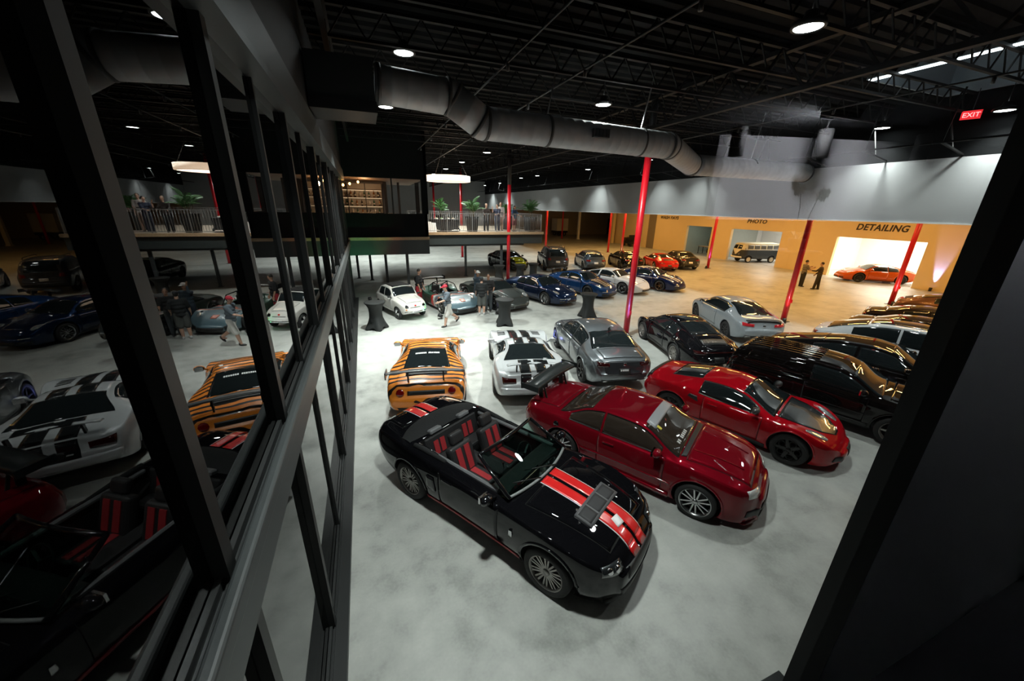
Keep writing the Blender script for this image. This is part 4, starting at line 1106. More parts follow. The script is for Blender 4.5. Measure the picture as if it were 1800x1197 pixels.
c.wing(-2.06, 1.12, .66, .22, P_SILV, ends_=False, base=.95, posts=.42); c.door(-.62, .42)
for sg in (-1, 1): MB().box(-2.17, -1.95, sg*.20-.13, sg*.20+.13, 1.20, 1.206).build('wing_stripe', STRB, c.root)
c.ends('tail_light', 'B', [(.44, .72), (.76, .70)], [(.44, .84), (.78, .86)], TAILD, off=.012); c.patch('rear_diffuser', 'B', [(-.5, .30), (.5, .30)], [(-.5, .42), (.5, .42)], BLACK, off=.01)
c.patch('rear_bumper', 'B', [(-.80, .46), (.80, .46)], [(-.80, .62), (.80, .62)], P_SILV, off=.045)
c.ends('headlight', 'T', *oval(1.78, .58, .16, .07, rot=-.5), LAMPG, off=.012); c.plate(.70, mat('plate_dark', (.02, .02, .02), .3))

P_GREY = paint('metal_grey', (.20, .22, .235), metal=.85, rough=.3)
AZG = 77.5
c = Car('saloon_car', 'dark grey four-door saloon seen from behind, beside the silver striped coupe', Ssedan(4.64, 1.43, .92, rim='five', tw=.25), P_GREY, fix((5.42, 8.49), AZG, -1.40, .905, 'L'), AZG)
c.arch_lips(); dress_sedan(c, tail=TAILD, plate=mat('plate_dark', (.02, .02, .02), .3), frame=BLACKG)
c.patch('tail_panel', 'B', [(-.5, .58), (.5, .58)], [(-.62, .94), (.62, .94)], mat('tail_panel_dark', (.03, .032, .036), .25, coat=1), off=.009)
c.plate(.68, mat('plate_dark', (.02, .02, .02), .3))
for i, (y0, w_) in enumerate([(.11, .03), (.06, .022), (.03, .022), (0, .022), (-.03, .022), (-.06, .022), (-.09, .022)]):
    c.patch('plate_lettering', 'B', [(y0, .67), (y0-w_, .67)], [(y0, .72), (y0-w_, .72)], WHITE, off=.018, n=6)
c.patch('emblem', 'B', *oval(0, .86, .045, .045), CHROME, off=.016)
MB().bar((-1.0, 0, 1.40), (-1.12, 0, 1.50), .03, .09).build('roof_aerial', BLACK, c.root)

AZB = 74.5
c = Car('rear_engine_coupe', 'glossy black rounded coupe beside the tall red post', S911(rim='mesh', rimm=ALLOYD, tw=.26), paint('piano_black', (.005, .005, .006), rough=.1), fix((9.02, 8.71), AZB, -1.23, .91, 'L'), AZB)
c.arch_lips(); dress911(c, tailbar=True, tail=TAILD)
for i in range(15): c.patch('engine_slat', 'T', [(-1.92, -.35+i*.05-.008), (-1.76, -.35+i*.05-.008)], [(-1.92, -.35+i*.05+.008), (-1.76, -.35+i*.05+.008)], ALLOYD, off=.02, n=6)

P_ICE = paint('ice_silver', (.36, .40, .43), metal=.4, rough=.28)
AZC = 66
c = Car('coupe_car', 'pale silver coupe with red tail lights under the red post', Ssedan(4.7, 1.39, .93, top=[(-2.35, .68), (-2.3, .96), (-2.05, 1.05), (-1.75, 1.08), (-1.0, 1.30), (-.4, 1.385), (.1, 1.38), (.42, 1.33), (1.12, 1.0), (1.6, .94), (2.15, .8), (2.35, .6)], roofw=[(-2.35, .76), (-1.75, .70), (-1.0, .60), (-.2, .62), (.4, .65), (1.12, .84), (2.35, .76)], rimm=ALLOYB, rim='ten'), P_ICE, fix((12.9, 10.1), AZC, -1.40, .915, 'L'), AZC)
c.glass((.40, 1.08), (-1.78, -.72), [(-1.05, .78)], frame=BLACKG); c.mirrors(.78, 1.0, BLACKG); c.door(-.5, .86); c.lid('bonnet', 1.2, 2.1, .7, .56)
c.ends('tail_light', 'B', [(.36, .76), (.74, .78)], [(.36, .86), (.74, .90)], mat('tail_bright', (.75, .02, .03), .1, coat=1, var=.5, scale=25), off=.014)
c.patch('rear_lip', 'T', [(-2.30, -.58), (-2.20, -.62)], [(-2.30, .58), (-2.20, .62)], BLACK, off=.03); c.patch('rear_diffuser', 'B', [(-.58, .30), (.58, .30)], [(-.62, .42), (.62, .42)], BLACK, off=.012)
c.patch('emblem', 'B', *oval(0, .80, .05, .05), CHROME, off=.016); c.ends('exhaust_tip', 'B', [(.4, .34), (.58, .34)], [(.4, .40), (.58, .40)], CHROME, off=.03)
c.ends('headlight', 'F', [(.44, .62), (.72, .66)], [(.42, .7), (.7, .76)], LAMPG, off=.012); c.patch('grille', 'F', [(-.36, .44), (.36, .44)], [(-.40, .64), (.40, .64)], BLACK, off=.01)

# ================================================================== THIRD ROW (noses towards the viewer)
P_CREAM = paint('cream', (.62, .60, .56), rough=.35)
Sf = dict(top=[(-1.49, .60), (-1.45, .85), (-1.25, 1.02), (-.85, 1.26), (-.45, 1.32), (.0, 1.32), (.25, 1.27), (.55, .95), (.85, .88), (1.2, .80), (1.40, .68), (1.49, .52)],
          belt=[(-1.49, .56), (-1.3, .80), (-.8, .86), (0, .84), (.55, .82), (1.0, .76), (1.35, .64), (1.49, .5)],
          bot=[(-1.49, .36), (-1.2, .25), (1.2, .24), (1.49, .32)], plan=[(-1.49, .46), (-1.35, .58), (-.9, .65), (0, .665), (.8, .65), (1.2, .60), (1.4, .52), (1.49, .40)],
          roofw=[(-1.49, .7), (-1.2, .68), (-.7, .74), (.1, .78), (.55, .86), (.9, .70), (1.49, .7)], crown=[(-1.49, .04), (0, .05), (.6, .05), (1.0, .03), (1.49, .03)], shw=.95,
          xf=.92, xr=-.92, R=.265, Rr=.17, rim='plain', rimm=CHROME, tw=.13, archgap=.04, bulge_f=.07)
AZF = -69
c = Car('city_car', 'tiny cream vintage car next to the bar table', Sf, P_CREAM, fix((.97, 16.5), AZF, .92, .63, 'R'), AZF)
c.glass((.24, .52), (-1.15, -.82), [(-.84, -.30), (-.25, .38)], mw=.04); c.patch('folding_roof', 'T', [(-.80, -.38), (.16, -.42)], [(-.80, .38), (.16, .42)], mat('canvas_black', (.010, .010, .010), .9), off=.035, rows=8)
c.ends('headlight', 'F', *oval(.40, .60, .075, .075), CHROME, off=.015); c.patch('front_bumper', 'F', [(-.50, .36), (.50, .36)], [(-.50, .41), (.50, .41)], CHROME, off=.05)
c.patch('nose_trim', 'F', [(-.26, .55), (.26, .55)], [(-.26, .57), (.26, .57)], CHROME, off=.014); c.patch('emblem', 'F', *oval(0, .63, .045, .03), RED_STRIPE, off=.014); c.plate(.36, WHITE, 'F')
c.mirrors(.42, .92, BLACK, y=.60, sz=.6); c.door(-.28, .50); c.lid('front_lid', .60, 1.30, .42, .34); c.ends('indicator', 'F', *oval(.44, .49, .03, .03, 7), AMBER, off=.015)
c.ends('tail_light', 'B', [(.36, .55), (.44, .55)], [(.36, .70), (.44, .70)], TAIL, off=.012)

# low open racer
def mat_livery():
    m = bpy.data.materials.new('racing_livery'); m.use_nodes = True
    nt = m.node_tree; N = nt.nodes; L = nt.links; b = N['Principled BSDF']
    tc = N.new('ShaderNodeTexCoord'); sp = N.new('ShaderNodeSeparateXYZ'); n = N.new('ShaderNodeTexNoise'); n.inputs['Scale'].default_value = 1.6
    L.new(tc.outputs['Object'], sp.inputs[0]); L.new(tc.outputs['Object'], n.inputs['Vector'])
    ab = N.new('ShaderNodeMath'); ab.operation = 'ABSOLUTE'; L.new(sp.outputs[1], ab.inputs[0])
    a1 = N.new('ShaderNodeMath'); a1.operation = 'MULTIPLY_ADD'; a1.inputs[1].default_value = -.55; L.new(ab.outputs[0], a1.inputs[0]); L.new(sp.outputs[0], a1.inputs[2])
    a2 = N.new('ShaderNodeMath'); a2.operation = 'MULTIPLY_ADD'; a2.inputs[1].default_value = .8; L.new(n.outputs['Fac'], a2.inputs[0]); L.new(a1.outputs[0], a2.inputs[2])
    a3 = N.new('ShaderNodeMapRange'); a3.inputs[1].default_value = -2; a3.inputs[2].default_value = 2.4; L.new(a2.outputs[0], a3.inputs[0])
    r = N.new('ShaderNodeValToRGB'); r.color_ramp.interpolation = 'CONSTANT'; e = r.color_ramp.elements
    e[0].position = 0; e[0].color = (.45, .03, .03, 1); e[1].position = .14; e[1].color = (.6, .58, .55, 1)
    for p, cc in ((.18, (.012, .06, .04, 1)), (.47, (.50, .04, .03, 1)), (.53, (.6, .58, .55, 1)), (.56, (.10, .16, .19, 1)), (.64, (.55, .13, .06, 1)), (.68, (.6, .58, .55, 1)), (.70, (.10, .16, .19, 1))):
        k = e.new(p); k.color = cc
    L.new(a3.outputs[0], r.inputs[0]); L.new(r.outputs[0], b.inputs['Base Color']); b.inputs['Roughness'].default_value = .3; b.inputs['Coat Weight'].default_value = .5
    return m
LIV = mat_livery()
Sr = dict(top=[(-1.95, .55), (-1.85, .80), (-1.3, .82), (-.9, .74), (-.2, .70), (.4, .70), (1.0, .72), (1.5, .62), (1.85, .46), (1.95, .36)],
          belt=[(-1.95, .5), (-1.7, .78), (-1.2, .84), (-.4, .66), (.4, .66), (1.1, .76), (1.6, .60), (1.95, .34)],
          bot=[(-1.95, .34), (-1.6, .2), (1.5, .12), (1.95, .14)], plan=[(-1.95, .76), (-1.8, .88), (-1.2, .95), (-.3, .90), (.4, .90), (1.15, .95), (1.6, .88), (1.85, .7), (1.95, .5)],
          roofw=[(-1.95, .8), (-1.2, .66), (0, .8), (1.1, .64), (1.95, .7)], crown=[(-1.95, .02), (-1.2, .0), (0, .03), (1.1, .0), (1.95, .02)], xf=1.15, xr=-1.18, R=.33, rim='five', rimm=ALLOYD, cuts=[(-.75, .25, -.55, .55, .3, 1.2)])
c = Car('open_race_car', 'low open race car in red, green and grey-blue with raised rear wing', Sr, LIV, (3.5, 18.25), -73)
c.wing(-1.75, 1.12, .80, .28, BLACK, base=.80, posts=.4, end_h=.2)
vs = [Vector((.50-.15*t*t, .52*t, .72)) for t in (-1, -.6, -.2, .2, .6, 1)]+[Vector((.22-.10*t*t, .44*t, .98)) for t in (-1, -.6, -.2, .2, .6, 1)]
obj('windshield', mesh_from(vs, [(i, i+1, i+7, i+6) for i in range(5)], 'm', True, [CLEAR]), c.root)
for sg in (-1, 1):
    MB().tube([(-.62, sg*.42, .70), (-.62, sg*.40, 1.12), (-.62, 0, 1.16)], .028, 8).tube([(-.62, sg*.40, 1.10), (-1.3, sg*.34, .80)], .024, 8).tube([(.3, sg*.5, .72), (.05, sg*.42, 1.1), (-.62, sg*.4, 1.12)], .022, 8).build('roll_bar', BLACKG, c.root)
    o = MB().box(-.62, -.12, sg*.27-.20, sg*.27+.20, .34, .48).box(-.70, -.56, sg*.27-.2, sg*.27+.2, .36, .98).build('seat', BLACK, c.root); md = o.modifiers.new('b', 'BEVEL'); md.width = .04
c.ends('headlight', 'T', *oval(1.42, .66, .17, .07, rot=-.4), LAMPG, off=.012); c.patch('grille', 'F', [(-.45, .17), (.45, .17)], [(-.5, .30), (.5, .30)], BLACK, off=.01)
c.ends('side_intake', 'F', [(.5, .18), (.72, .22)], [(.5, .34), (.7, .36)], BLACK, off=.01); c.patch('nose_badge', 'T', [(1.45, -.13), (1.68, -.11)], [(1.45, .13), (1.68, .11)], mat('salmon', (.62, .20, .14), .4), off=.012)
c.patch('front_splitter', 'F', [(-.62, .11), (.62, .11)], [(-.64, .14), (.64, .14)], BLACK, off=.08); c.mirrors(.30, .86, BLACK, y=.66)
MB().box(.05, .30, -.5, .5, .55, .70).build('dashboard', BLACK, c.root)

P_SLATE = paint('slate', (.12, .135, .13), metal=.75, rough=.3)
AZR = -72
c = Car('roadster_car', 'slate grey two-seater with dark roof beside three standing men', S911(top=[(-2.18, .55), (-2.12, .78), (-1.7, .92), (-1.1, 1.02), (-.55, 1.22), (-.1, 1.27), (.2, 1.23), (.9, .90), (1.4, .80), (1.85, .68), (2.08, .55), (2.18, .42)], rim='twin5'), P_SLATE, fix((5.48, 16.76), AZR, 1.22, .89, 'R'), AZR)
dress911(c, rear=True, gm=GLASS); c.patch('soft_roof', 'T', [(-1.0, -.50), (.22, -.56)], [(-1.0, .50), (.22, .56)], mat('roof_black_fabric', (.02, .02, .02), .8), off=.012, rows=12)
P_NAVY = paint('navy', (.006, .018, .055), metal=.5, rough=.25)
c = Car('rear_engine_coupe', 'navy blue coupe with silver wheels in front of the balcony post', S911(rim='six', rimm=ALLOY), P_NAVY, fix((8.31, 16.98), -70, 1.22, .89, 'R'), -70); dress911(c)
P_BLUE = paint('royal_blue', (.008, .035, .11), metal=.45, rough=.25)
c = Car('rear_engine_coupe', 'blue coupe with black bonnet stripes and dark wheels', S911(rim='multi', rimm=ALLOYB), P_BLUE, fix((11.39, 17.83), -70, 1.22, .89, 'R'), -70); dress911(c)
c.patch('bonnet_panel', 'T', [(1.0, -.46), (1.95, -.34)], [(1.0, .46), (1.95, .34)], STRB, off=.012, rows=10)
for sg in (-1, 1): c.patch('bonnet_stripe', 'T', [(1.02, sg*.10), (1.94, sg*.08)], [(1.02, sg*.16), (1.94, sg*.13)], mat('stripe_tan', (.55, .42, .28), .35, coat=.6), off=.016)
c.patch('front_splitter', 'F', [(-.55, .14), (.55, .14)], [(-.58, .17), (.58, .17)], BLACK, off=.08); c.wing(-2.0, 1.12, .72, .26, STRB, base=.9)
P_W928 = paint('warm_white', (.66, .65, .64), rough=.3)
S9 = S911(top=[(-2.22, .58), (-2.16, .82), (-1.8, .96), (-1.2, 1.14), (-.6, 1.26), (-.2, 1.285), (.15, 1.24), (.8, .94), (1.4, .85), (1.95, .70), (2.15, .58), (2.25, .46)], belt=[(-2.22, .52), (-2.0, .78), (-1.2, .88), (0, .86), (.9, .84), (1.4, .80), (1.9, .66), (2.25, .44)], rim='seven', rimm=ALLOY, crown=[(-2.22, .03), (.8, .05), (2.25, .04)])
c = Car('coupe_car', 'white smooth wedge-nosed coupe from the seventies beside the blue coupe', S9, P_W928, fix((13.97, 18.01), -69, 1.30, .88, 'R'), -69)
c.glass((.20, .78), (-1.6, -.75), [(-1.35, -.62), (-.52, .5)], frame=BLACK); c.mirrors(.5, .95); c.door(-.52, .66); c.lid('bonnet', .95, 1.98, .6, .5)
c.ends('headlight', 'T', *oval(1.80, .48, .11, .10), LAMPG, off=.014); c.patch('front_intake', 'F', [(-.42, .24), (.42, .24)], [(-.42, .36), (.42, .36)], BLACK, off=.01); c.ends('tail_light', 'B', [(.36, .6), (.66, .6)], [(.36, .72), (.66, .72)], TAIL, off=.012)
c.both('side_moulding', [(-1.8, .52), (1.9, .52)], [(-1.8, .55), (1.9, .55)], BLACK, off=.012)
c = Car('sports_coupe', 'dark blue coupe with tan racing stripes over bonnet and roof', S911(rim='five', rimm=mat('alloy_bronze', (.18, .10, .05), .35, .8)), paint('ink_blue', (.008, .014, .05), metal=.3, rough=.25), fix((16.68, 18.07), -69, 1.22, .89, 'R'), -69); dress911(c)
for sg in (-1, 1):
    for (a0, a1) in ((.98, 2.05), (-.6, .24), (-2.0, -1.45)): c.patch('stripe', 'T', [(a0, sg*.09), (a1, sg*.07)], [(a0, sg*.26), (a1, sg*.22)], mat('stripe_tan', (.55, .42, .28), .35, coat=.6), off=.012, rows=4)

# ================================================================== FOURTH ROW (tails towards the viewer)
Su = dict(top=[(-2.3, .75), (-2.26, 1.15), (-2.12, 1.55), (-1.8, 1.74), (-.4, 1.80), (.2, 1.77), (.45, 1.68), (1.05, 1.22), (1.6, 1.15), (2.15, 1.02), (2.3, .80)],
          belt=[(-2.3, .72), (-2.1, 1.10), (0, 1.08), (1.0, 1.08), (1.7, 1.0), (2.3, .74)], bot=[(-2.3, .46), (-1.9, .32), (1.9, .30), (2.3, .36)],
          plan=[(-2.3, .80), (-2.15, .90), (-1.3, .965), (0, .95), (1.4, .96), (1.9, .92), (2.15, .82), (2.3, .66)], roofw=[(-2.3, .84), (-1.9, .74), (-.4, .74), (.4, .75), (1.05, .86), (2.3, .8)], xf=1.42, xr=-1.38, R=.39, rim='five', rimm=ALLOYB, tw=.27)
def dress_suv(c, tail=TAIL):
    c.glass((.46, 1.02), (-2.16, -1.88), [(-1.85, -1.05), (-1.0, -.2), (-.14, .72)]); c.mirrors(.78, 1.18, BLACKG); c.door(-.16, .86); c.door(-1.0, -.2)
    c.patch('rear_glass', 'B', [(-.60, 1.16), (.60, 1.16)], [(-.54, 1.56), (.54, 1.56)], GLASS, off=.012); c.ends('tail_light', 'B', [(.56, .92), (.80, .92)], [(.60, 1.08), (.80, 1.10)], tail, off=.012)
    c.plate(.80); c.patch('rear_bumper', 'B', [(-.8, .48), (.8, .48)], [(-.8, .64), (.8, .64)], BLACK, off=.05)
    for sg in (-1, 1): MB().tube([(-1.7, sg*.62, 1.78), (-1.6, sg*.62, 1.86), (.1, sg*.62, 1.86), (.2, sg*.62, 1.79)], .02, 6).build('roof_rail', BLACKG, c.root)
    c.ends('headlight', 'F', [(.5, .82), (.76, .84)], [(.5, .94), (.74, .96)], LAMPG, off=.012); c.patch('grille', 'F', [(-.4, .6), (.4, .6)], [(-.4, .92), (.4, .92)], BLACK, off=.01)
c = Car('off_roader', 'dark grey tall off-roader with roof rails in the back row', Su, paint('graphite', (.06, .062, .065), metal=.4, rough=.35), (14.45, 28.4), 75); dress_suv(c)
Sw = Ssedan(4.6, 1.45, .91, top=[(-2.3, .7), (-2.26, 1.0), (-2.1, 1.25), (-1.7, 1.40), (-.4, 1.45), (.1, 1.44), (.42, 1.38), (1.12, 1.02), (1.6, .95), (2.1, .82), (2.3, .6)], roofw=[(-2.3, .8), (-2.0, .66), (-.4, .65), (.4, .66), (1.12, .84), (2.3, .76)])
c = Car('estate_car', 'blue-grey estate car right of the off-roader in the back row', Sw, paint('steel_blue', (.09, .11, .13), metal=.6, rough=.3), (17.75, 27.9), 72)
c.glass((.40, 1.08), (-2.2, -1.86), [(-1.75, -1.1), (-1.04, -.3), (-.24, .78)]); c.mirrors(.78, 1.03); c.door(-.24, .86); c.door(-1.06, -.28); c.ends('tail_light', 'B', [(.45, .78), (.78, .78)], [(.45, .90), (.76, .92)], TAIL, off=.012); c.plate(.66)
c.patch('rear_bumper', 'B', [(-.7, .4), (.7, .4)], [(-.7, .52), (.7, .52)], BLACK, off=.03); c.ends('headlight', 'F', [(.44, .62), (.72, .66)], [(.42, .7), (.7, .76)], LAMPG, off=.012)
c = Car('saloon_car', 'black coupe in the back row just left of the red coupe', Ssedan(4.7, 1.40, .94), P_BLK2, (20.95, 27.3), 72); dress_sedan(c, four=False)
c = Car('rear_engine_coupe', 'red rounded coupe in the back row between two dark cars', S911(rim='five'), paint('guards_red', (.52, .012, .012), rough=.25), (23.6, 26.0), 70); dress911(c)
c = Car('saloon_car', 'dark grey saloon at the right end of the back row', Ssedan(4.75, 1.44, .93), paint('charcoal', (.035, .036, .04), metal=.4, rough=.3), (26.1, 26.3), 68); dress_sedan(c)
P_LIME = paint('acid_yellow', (.48, .50, .02), rough=.3)
c = Car('yellow_car', 'acid yellow and black car behind the two bar tables at the red post', Ssedan(4.5, 1.42, .93), paint('black_olive', (.018, .020, .008), rough=.2), (10.8, 29.3), -82); dress_sedan(c)
c.patch('yellow_bonnet', 'T', [(1.2, -.50), (2.05, -.42)], [(1.2, .50), (2.05, .42)], P_LIME, off=.014); c.patch('yellow_nose', 'F', [(-.42, .46), (.42, .46)], [(-.46, .76), (.46, .76)], P_LIME, off=.02)
c.patch('roof_wrap', 'T', [(-1.0, -.58), (.4, -.6)], [(-1.0, .58), (.4, .6)], mat('olive_roof', (.09, .10, .02), .3, coat=.5), off=.012)

# ================================================================== BAYS
Sb = dict(top=[(-2.1, .9), (-2.06, 1.5), (-1.9, 1.86), (-1.4, 1.92), (1.2, 1.92), (1.7, 1.86), (1.92, 1.55), (2.02, 1.15), (2.1, .75)], belt=[(-2.1, .85), (-2.0, 1.22), (1.8, 1.22), (2.0, 1.05), (2.1, .7)],
          bot=[(-2.1, .45), (-1.8, .34), (1.8, .34), (2.1, .42)], plan=[(-2.1, .66), (-1.95, .80), (-1.4, .86), (1.3, .86), (1.75, .80), (1.98, .66), (2.1, .46)], roofw=[(-2.1, .86), (-1.8, .82), (1.5, .82), (2.1, .84)], shw=.98,
          xf=1.2, xr=-1.2, R=.32, Rr=.21, rim='plain', rimm=mat('hub_cream', (.7, .66, .55), .4), tw=.15)
def mat_twotone():
    m = mat('bus_two_tone', (.5, .5, .5), .3, coat=.8); nt = m.node_tree; N = nt.nodes; L = nt.links
    tc = N.new('ShaderNodeTexCoord'); sp = N.new('ShaderNodeSeparateXYZ'); L.new(tc.outputs['Object'], sp.inputs[0])
    r = N.new('ShaderNodeValToRGB'); r.color_ramp.interpolation = 'CONSTANT'; e = r.color_ramp.elements
    dv = N.new('ShaderNodeMath'); dv.operation = 'DIVIDE'; dv.inputs[1].default_value = 2.0; L.new(sp.outputs[2], dv.inputs[0]); L.new(dv.outputs[0], r.inputs[0])
    e[0].color = (.006, .012, .018, 1); e[1].position = .61; e[1].color = (.62, .58, .42, 1)
    L.new(r.outputs[0], N['Principled BSDF'].inputs['Base Color']); return m
c = Car('camper_bus', 'vintage dark blue and cream bus in the photo bay', Sb, mat_twotone(), (36.6, 27.1), 164, cat='bus')
for i in range(5): c.both('side_window', [(-1.75+i*.66, 1.32), (-1.2+i*.66, 1.32)], [(-1.75+i*.66, 1.68), (-1.2+i*.66, 1.68)], mat('bus_glass', (.10, .10, .09), .05, coat=.5), off=.012)
c.patch('windshield', 'F', [(-.62, 1.30), (-.05, 1.30)], [(-.55, 1.66), (-.05, 1.68)], GLASS, off=.012); c.patch('windshield', 'F', [(.05, 1.30), (.62, 1.30)], [(.05, 1.68), (.55, 1.66)], GLASS, off=.012)
c.ends('headlight', 'F', *oval(.48, .86, .10, .10), CHROME, off=.02); c.patch('front_bumper', 'F', [(-.72, .48), (.72, .48)], [(-.72, .60), (.72, .60)], WHITE, off=.10); c.patch('front_vee', 'F', [(-.03, .75), (.03, .75)], [(-.6, 1.24), (.6, 1.24)], MATS['hub_cream'], off=.01)
c.both('belt_moulding', [(-1.95, 1.235), (1.8, 1.235)], [(-1.95, 1.26), (1.8, 1.26)], WHITE, off=.016); c.patch('rear_bumper', 'B', [(-.7, .48), (.7, .48)], [(-.7, .6), (.7, .6)], WHITE, off=.08); c.mirrors(1.72, 1.35, CHROME, y=.74, sz=.7)
c.both('door_gap', [(.55, .5), (.565, .5)], [(.55, 1.75), (.565, 1.75)], GAP, off=.008); c.both('door_gap', [(1.45, .6), (1.465, .6)], [(1.45, 1.75), (1.465, 1.75)], GAP, off=.008)
c = Car('rear_engine_coupe', 'metallic orange coupe parked in the detailing bay', S911(rim='multi', rimm=ALLOYB, R=.33), paint('burnt_orange', (.62, .10, .012), metal=.5, rough=.3), (35.25, 16.4), 140); dress911(c)
# ================================================================== DUCT
duct = thing('air_duct', 'round galvanised metal air duct with two bends under the roof', 'duct', (0, 0, 0))
DP = [(.50, 9.1, 7.0), (2.0, 9.12, 6.92), (2.72, 9.15, 6.5), (8.5, 9.7, 6.5), (11.05, 11.3, 6.27), (17.3, 11.45, 6.3)]
def duct_run(a, b, r):
    a = Vector(a); b = Vector(b); d = b-a; L = d.length; n = max(2, int(L/.28)); pts = []; rs = []
    for i in range(n+1):
        t = i/n
        if i not in (0, n): pts += [a+d*(t-.012/L), a+d*t, a+d*(t+.012/L)]; rs += [r, r+.004, r]
        else: pts.append(a+d*t); rs.append(r)
    MB().tube(pts, rs, 28).build('duct_section', GALV, duct)
    for t in (.06/L, 1-.06/L):
        p = a+d*t; q = d.normalized()*.035
        MB().tube([p-q, p+q], r+.022, 28).build('joint_band', GALVD, duct)
for a, b in zip(DP[:-1], DP[1:]): duct_run(a, b, .34)
for p in DP[1:-1]: MB().ell(p, (.345, .345, .345), 24, 16).build('elbow', GALV, duct)
for (x, y, z) in ((4.4, 9.3, 6.5), (7.4, 9.6, 6.5), (14, 11.4, 6.3)):
    MB().bar((x, y, z+.34), (x+.25, y, DECK_Z), .025).build('hanger_rod', mat('rod_bright', (.4, .4, .4), .4, .8), duct)
    MB().tube([(x-.03, y, z), (x+.03, y, z)], .36, 28).build('joint_band', GALVD, duct)
g = MB().box(5.55, 6.0, 8.98, 9.08, 6.42, 6.62).build('air_grille', GALVD, duct)
for i in range(4): MB().box(5.58+i*.105, 5.66+i*.105, 8.96, 8.985, 6.44, 6.60).build('slot', BLACK, g)
t = thing('duct_box', 'dark square duct box joining the round duct to the left wall', 'duct', (-.15, 9.1, 6.9))
MB().box(-.55, .6, -.5, .5, -.32, .38).build('casing', mat('plenum_grey', (.05, .058, .06), .5, .3), t); MB().box(-.55, .62, -.56, .56, -.52, -.33).build('support_beam', DARKSTEEL, t)
# ================================================================== EXIT SIGN, DRUM LAMP
t = thing('exit_sign', 'small red lit exit sign beside a ceiling lamp at right', 'sign', (16.9, 6.9, 7.42), math.radians(22))
MB().box(-.03, .03, -.2, .2, 0, .22).build('case', mat('sign_red', (.5, .02, .02), .4, emit=(1, .03, .04), estr=.9), t); MB().bar((0, 0, .22), (0, 0, .78), .02).build('hanger', BLACK, t)
cu = bpy.data.curves.new('exit', 'FONT'); cu.body = 'EXIT'; cu.size = .17; cu.extrude = .004; cu.align_x = 'CENTER'
to = bpy.data.objects.new('lettering', cu); COL.objects.link(to); me = eval_mesh(to); bpy.data.objects.remove(to, do_unlink=True)
obj('lettering', me, t, (-.036, 0, .05), (math.radians(90), 0, math.radians(-90)), mat('exit_letters', (1, .6, .6), .4, emit=(1, .35, .35), estr=2.5))
t = thing('drum_lamp', 'wide glowing drum lamp hanging over the balcony', 'lamp', (4.55, 21.9, 6.0))
MB().lathe([(1.18, 0), (1.2, 0), (1.2, .27), (1.18, .27)], 48, closed=True).build('lamp_shade', mat('shade_glow', (1, .9, .8), .6, emit=(1, .72, .50), estr=2.6), t)
MB().lathe([(0, .03), (1.18, .03), (1.18, .02), (0, .02)], 48).build('diffuser', mat('shade_under', (1, .9, .8), .6, emit=(1, .70, .48), estr=1.4), t)
for q in (0, 2.1, 4.2): MB().bar((1.1*math.cos(q), 1.1*math.sin(q), .27), (.1*math.cos(q), .1*math.sin(q), 2.12), .012).build('wire', BLACK, t)
l = bpy.data.lights.new('lamp_glow', 'AREA'); l.shape = 'DISK'; l.size = 2.2; l.energy = 110; l.color = (1, .74, .52)
lo = bpy.data.objects.new('lamp_glow', l); COL.objects.link(lo); lo.parent = t; lo.location = (0, 0, -.02)
# ================================================================== BAR
t = thing('bar_shelf', 'lit bar shelf unit behind the bar window', 'shelf', (0, 24.4, 3.02))
SHF = mat('shelf_wood', (.10, .06, .035), .5)
for z in (1.15, 1.62, 2.08, 2.5): MB().box(-2.6, 1.2, -.02, .32, z, z+.03).build('shelf', SHF, t)
for x in (-2.6, -1.65, -.7, .25, 1.17): MB().box(x, x+.04, -.03, .32, 0, 2.85).build('upright', BLACK, t)
MB().box(-2.6, 1.2, .33, .36, 0, 2.85).build('back_panel', mat('shelf_back', (.55, .50, .45), .4), t)
for z in (1.59, 2.05, 2.47): MB().box(-2.55, 1.15, .28, .31, z, z+.02).build('light_strip', mat('shelf_led', (1, 1, 1), .5, emit=(1, .72, .42), estr=1.0), t)
bm_ = MB().lathe([(0, 0), (.036, 0), (.038, .17), (.034, .20), (.014, .235), (.013, .29), (.016, .30), (0, .30)], 12)
bcols = [('bottle_amber', (.35, .13, .02)), ('bottle_green', (.03, .10, .04)), ('bottle_clear', (.75, .72, .66)), ('bottle_dark', (.03, .02, .015))]
bmesh_ = []
for nm_, cc in bcols:
    m_ = bm_.mesh('bottle'); m_.materials.append(mat(nm_, cc, .08, coat=.5)); bmesh_.append(m_)
lbl = MB().lathe([(.039, .05), (.0395, .05), (.0395, .13), (.039, .13)], 12, closed=True).mesh('bottle_label', mat('label_paper', (.7, .66, .55), .7))
for s_, z in enumerate((1.18, 1.65, 2.11)):
    for i in range(15):
        b_ = obj('bottle', bmesh_[(i*7+s_*3+i//4) % 4], None, (-2.45+i*.245+random.uniform(-.04, .04), 24.52, 3.02+z)); b_.scale = (1.35, 1.35, random.uniform(1.0, 1.25))
        tag(b_, 'glass bottle standing on the %s shelf of the lit bar' % ('lowest', 'middle', 'upper')[s_], 'bottle', 'bottles on the %s bar shelf' % ('lowest', 'middle', 'upper')[s_]); obj('label', lbl, b_)
cnt = thing('bar_counter', 'dark bar counter behind the bar window sill', 'counter', (.8, 22.6, 3.02))
MB().box(-2.4, 2.2, -.3, .3, 1.08, 1.14).build('worktop', mat('counter_top', (.30, .22, .14), .3), cnt); MB().box(-2.35, 2.15, -.2, .25, 0, 1.08).build('base', BLACK, cnt)
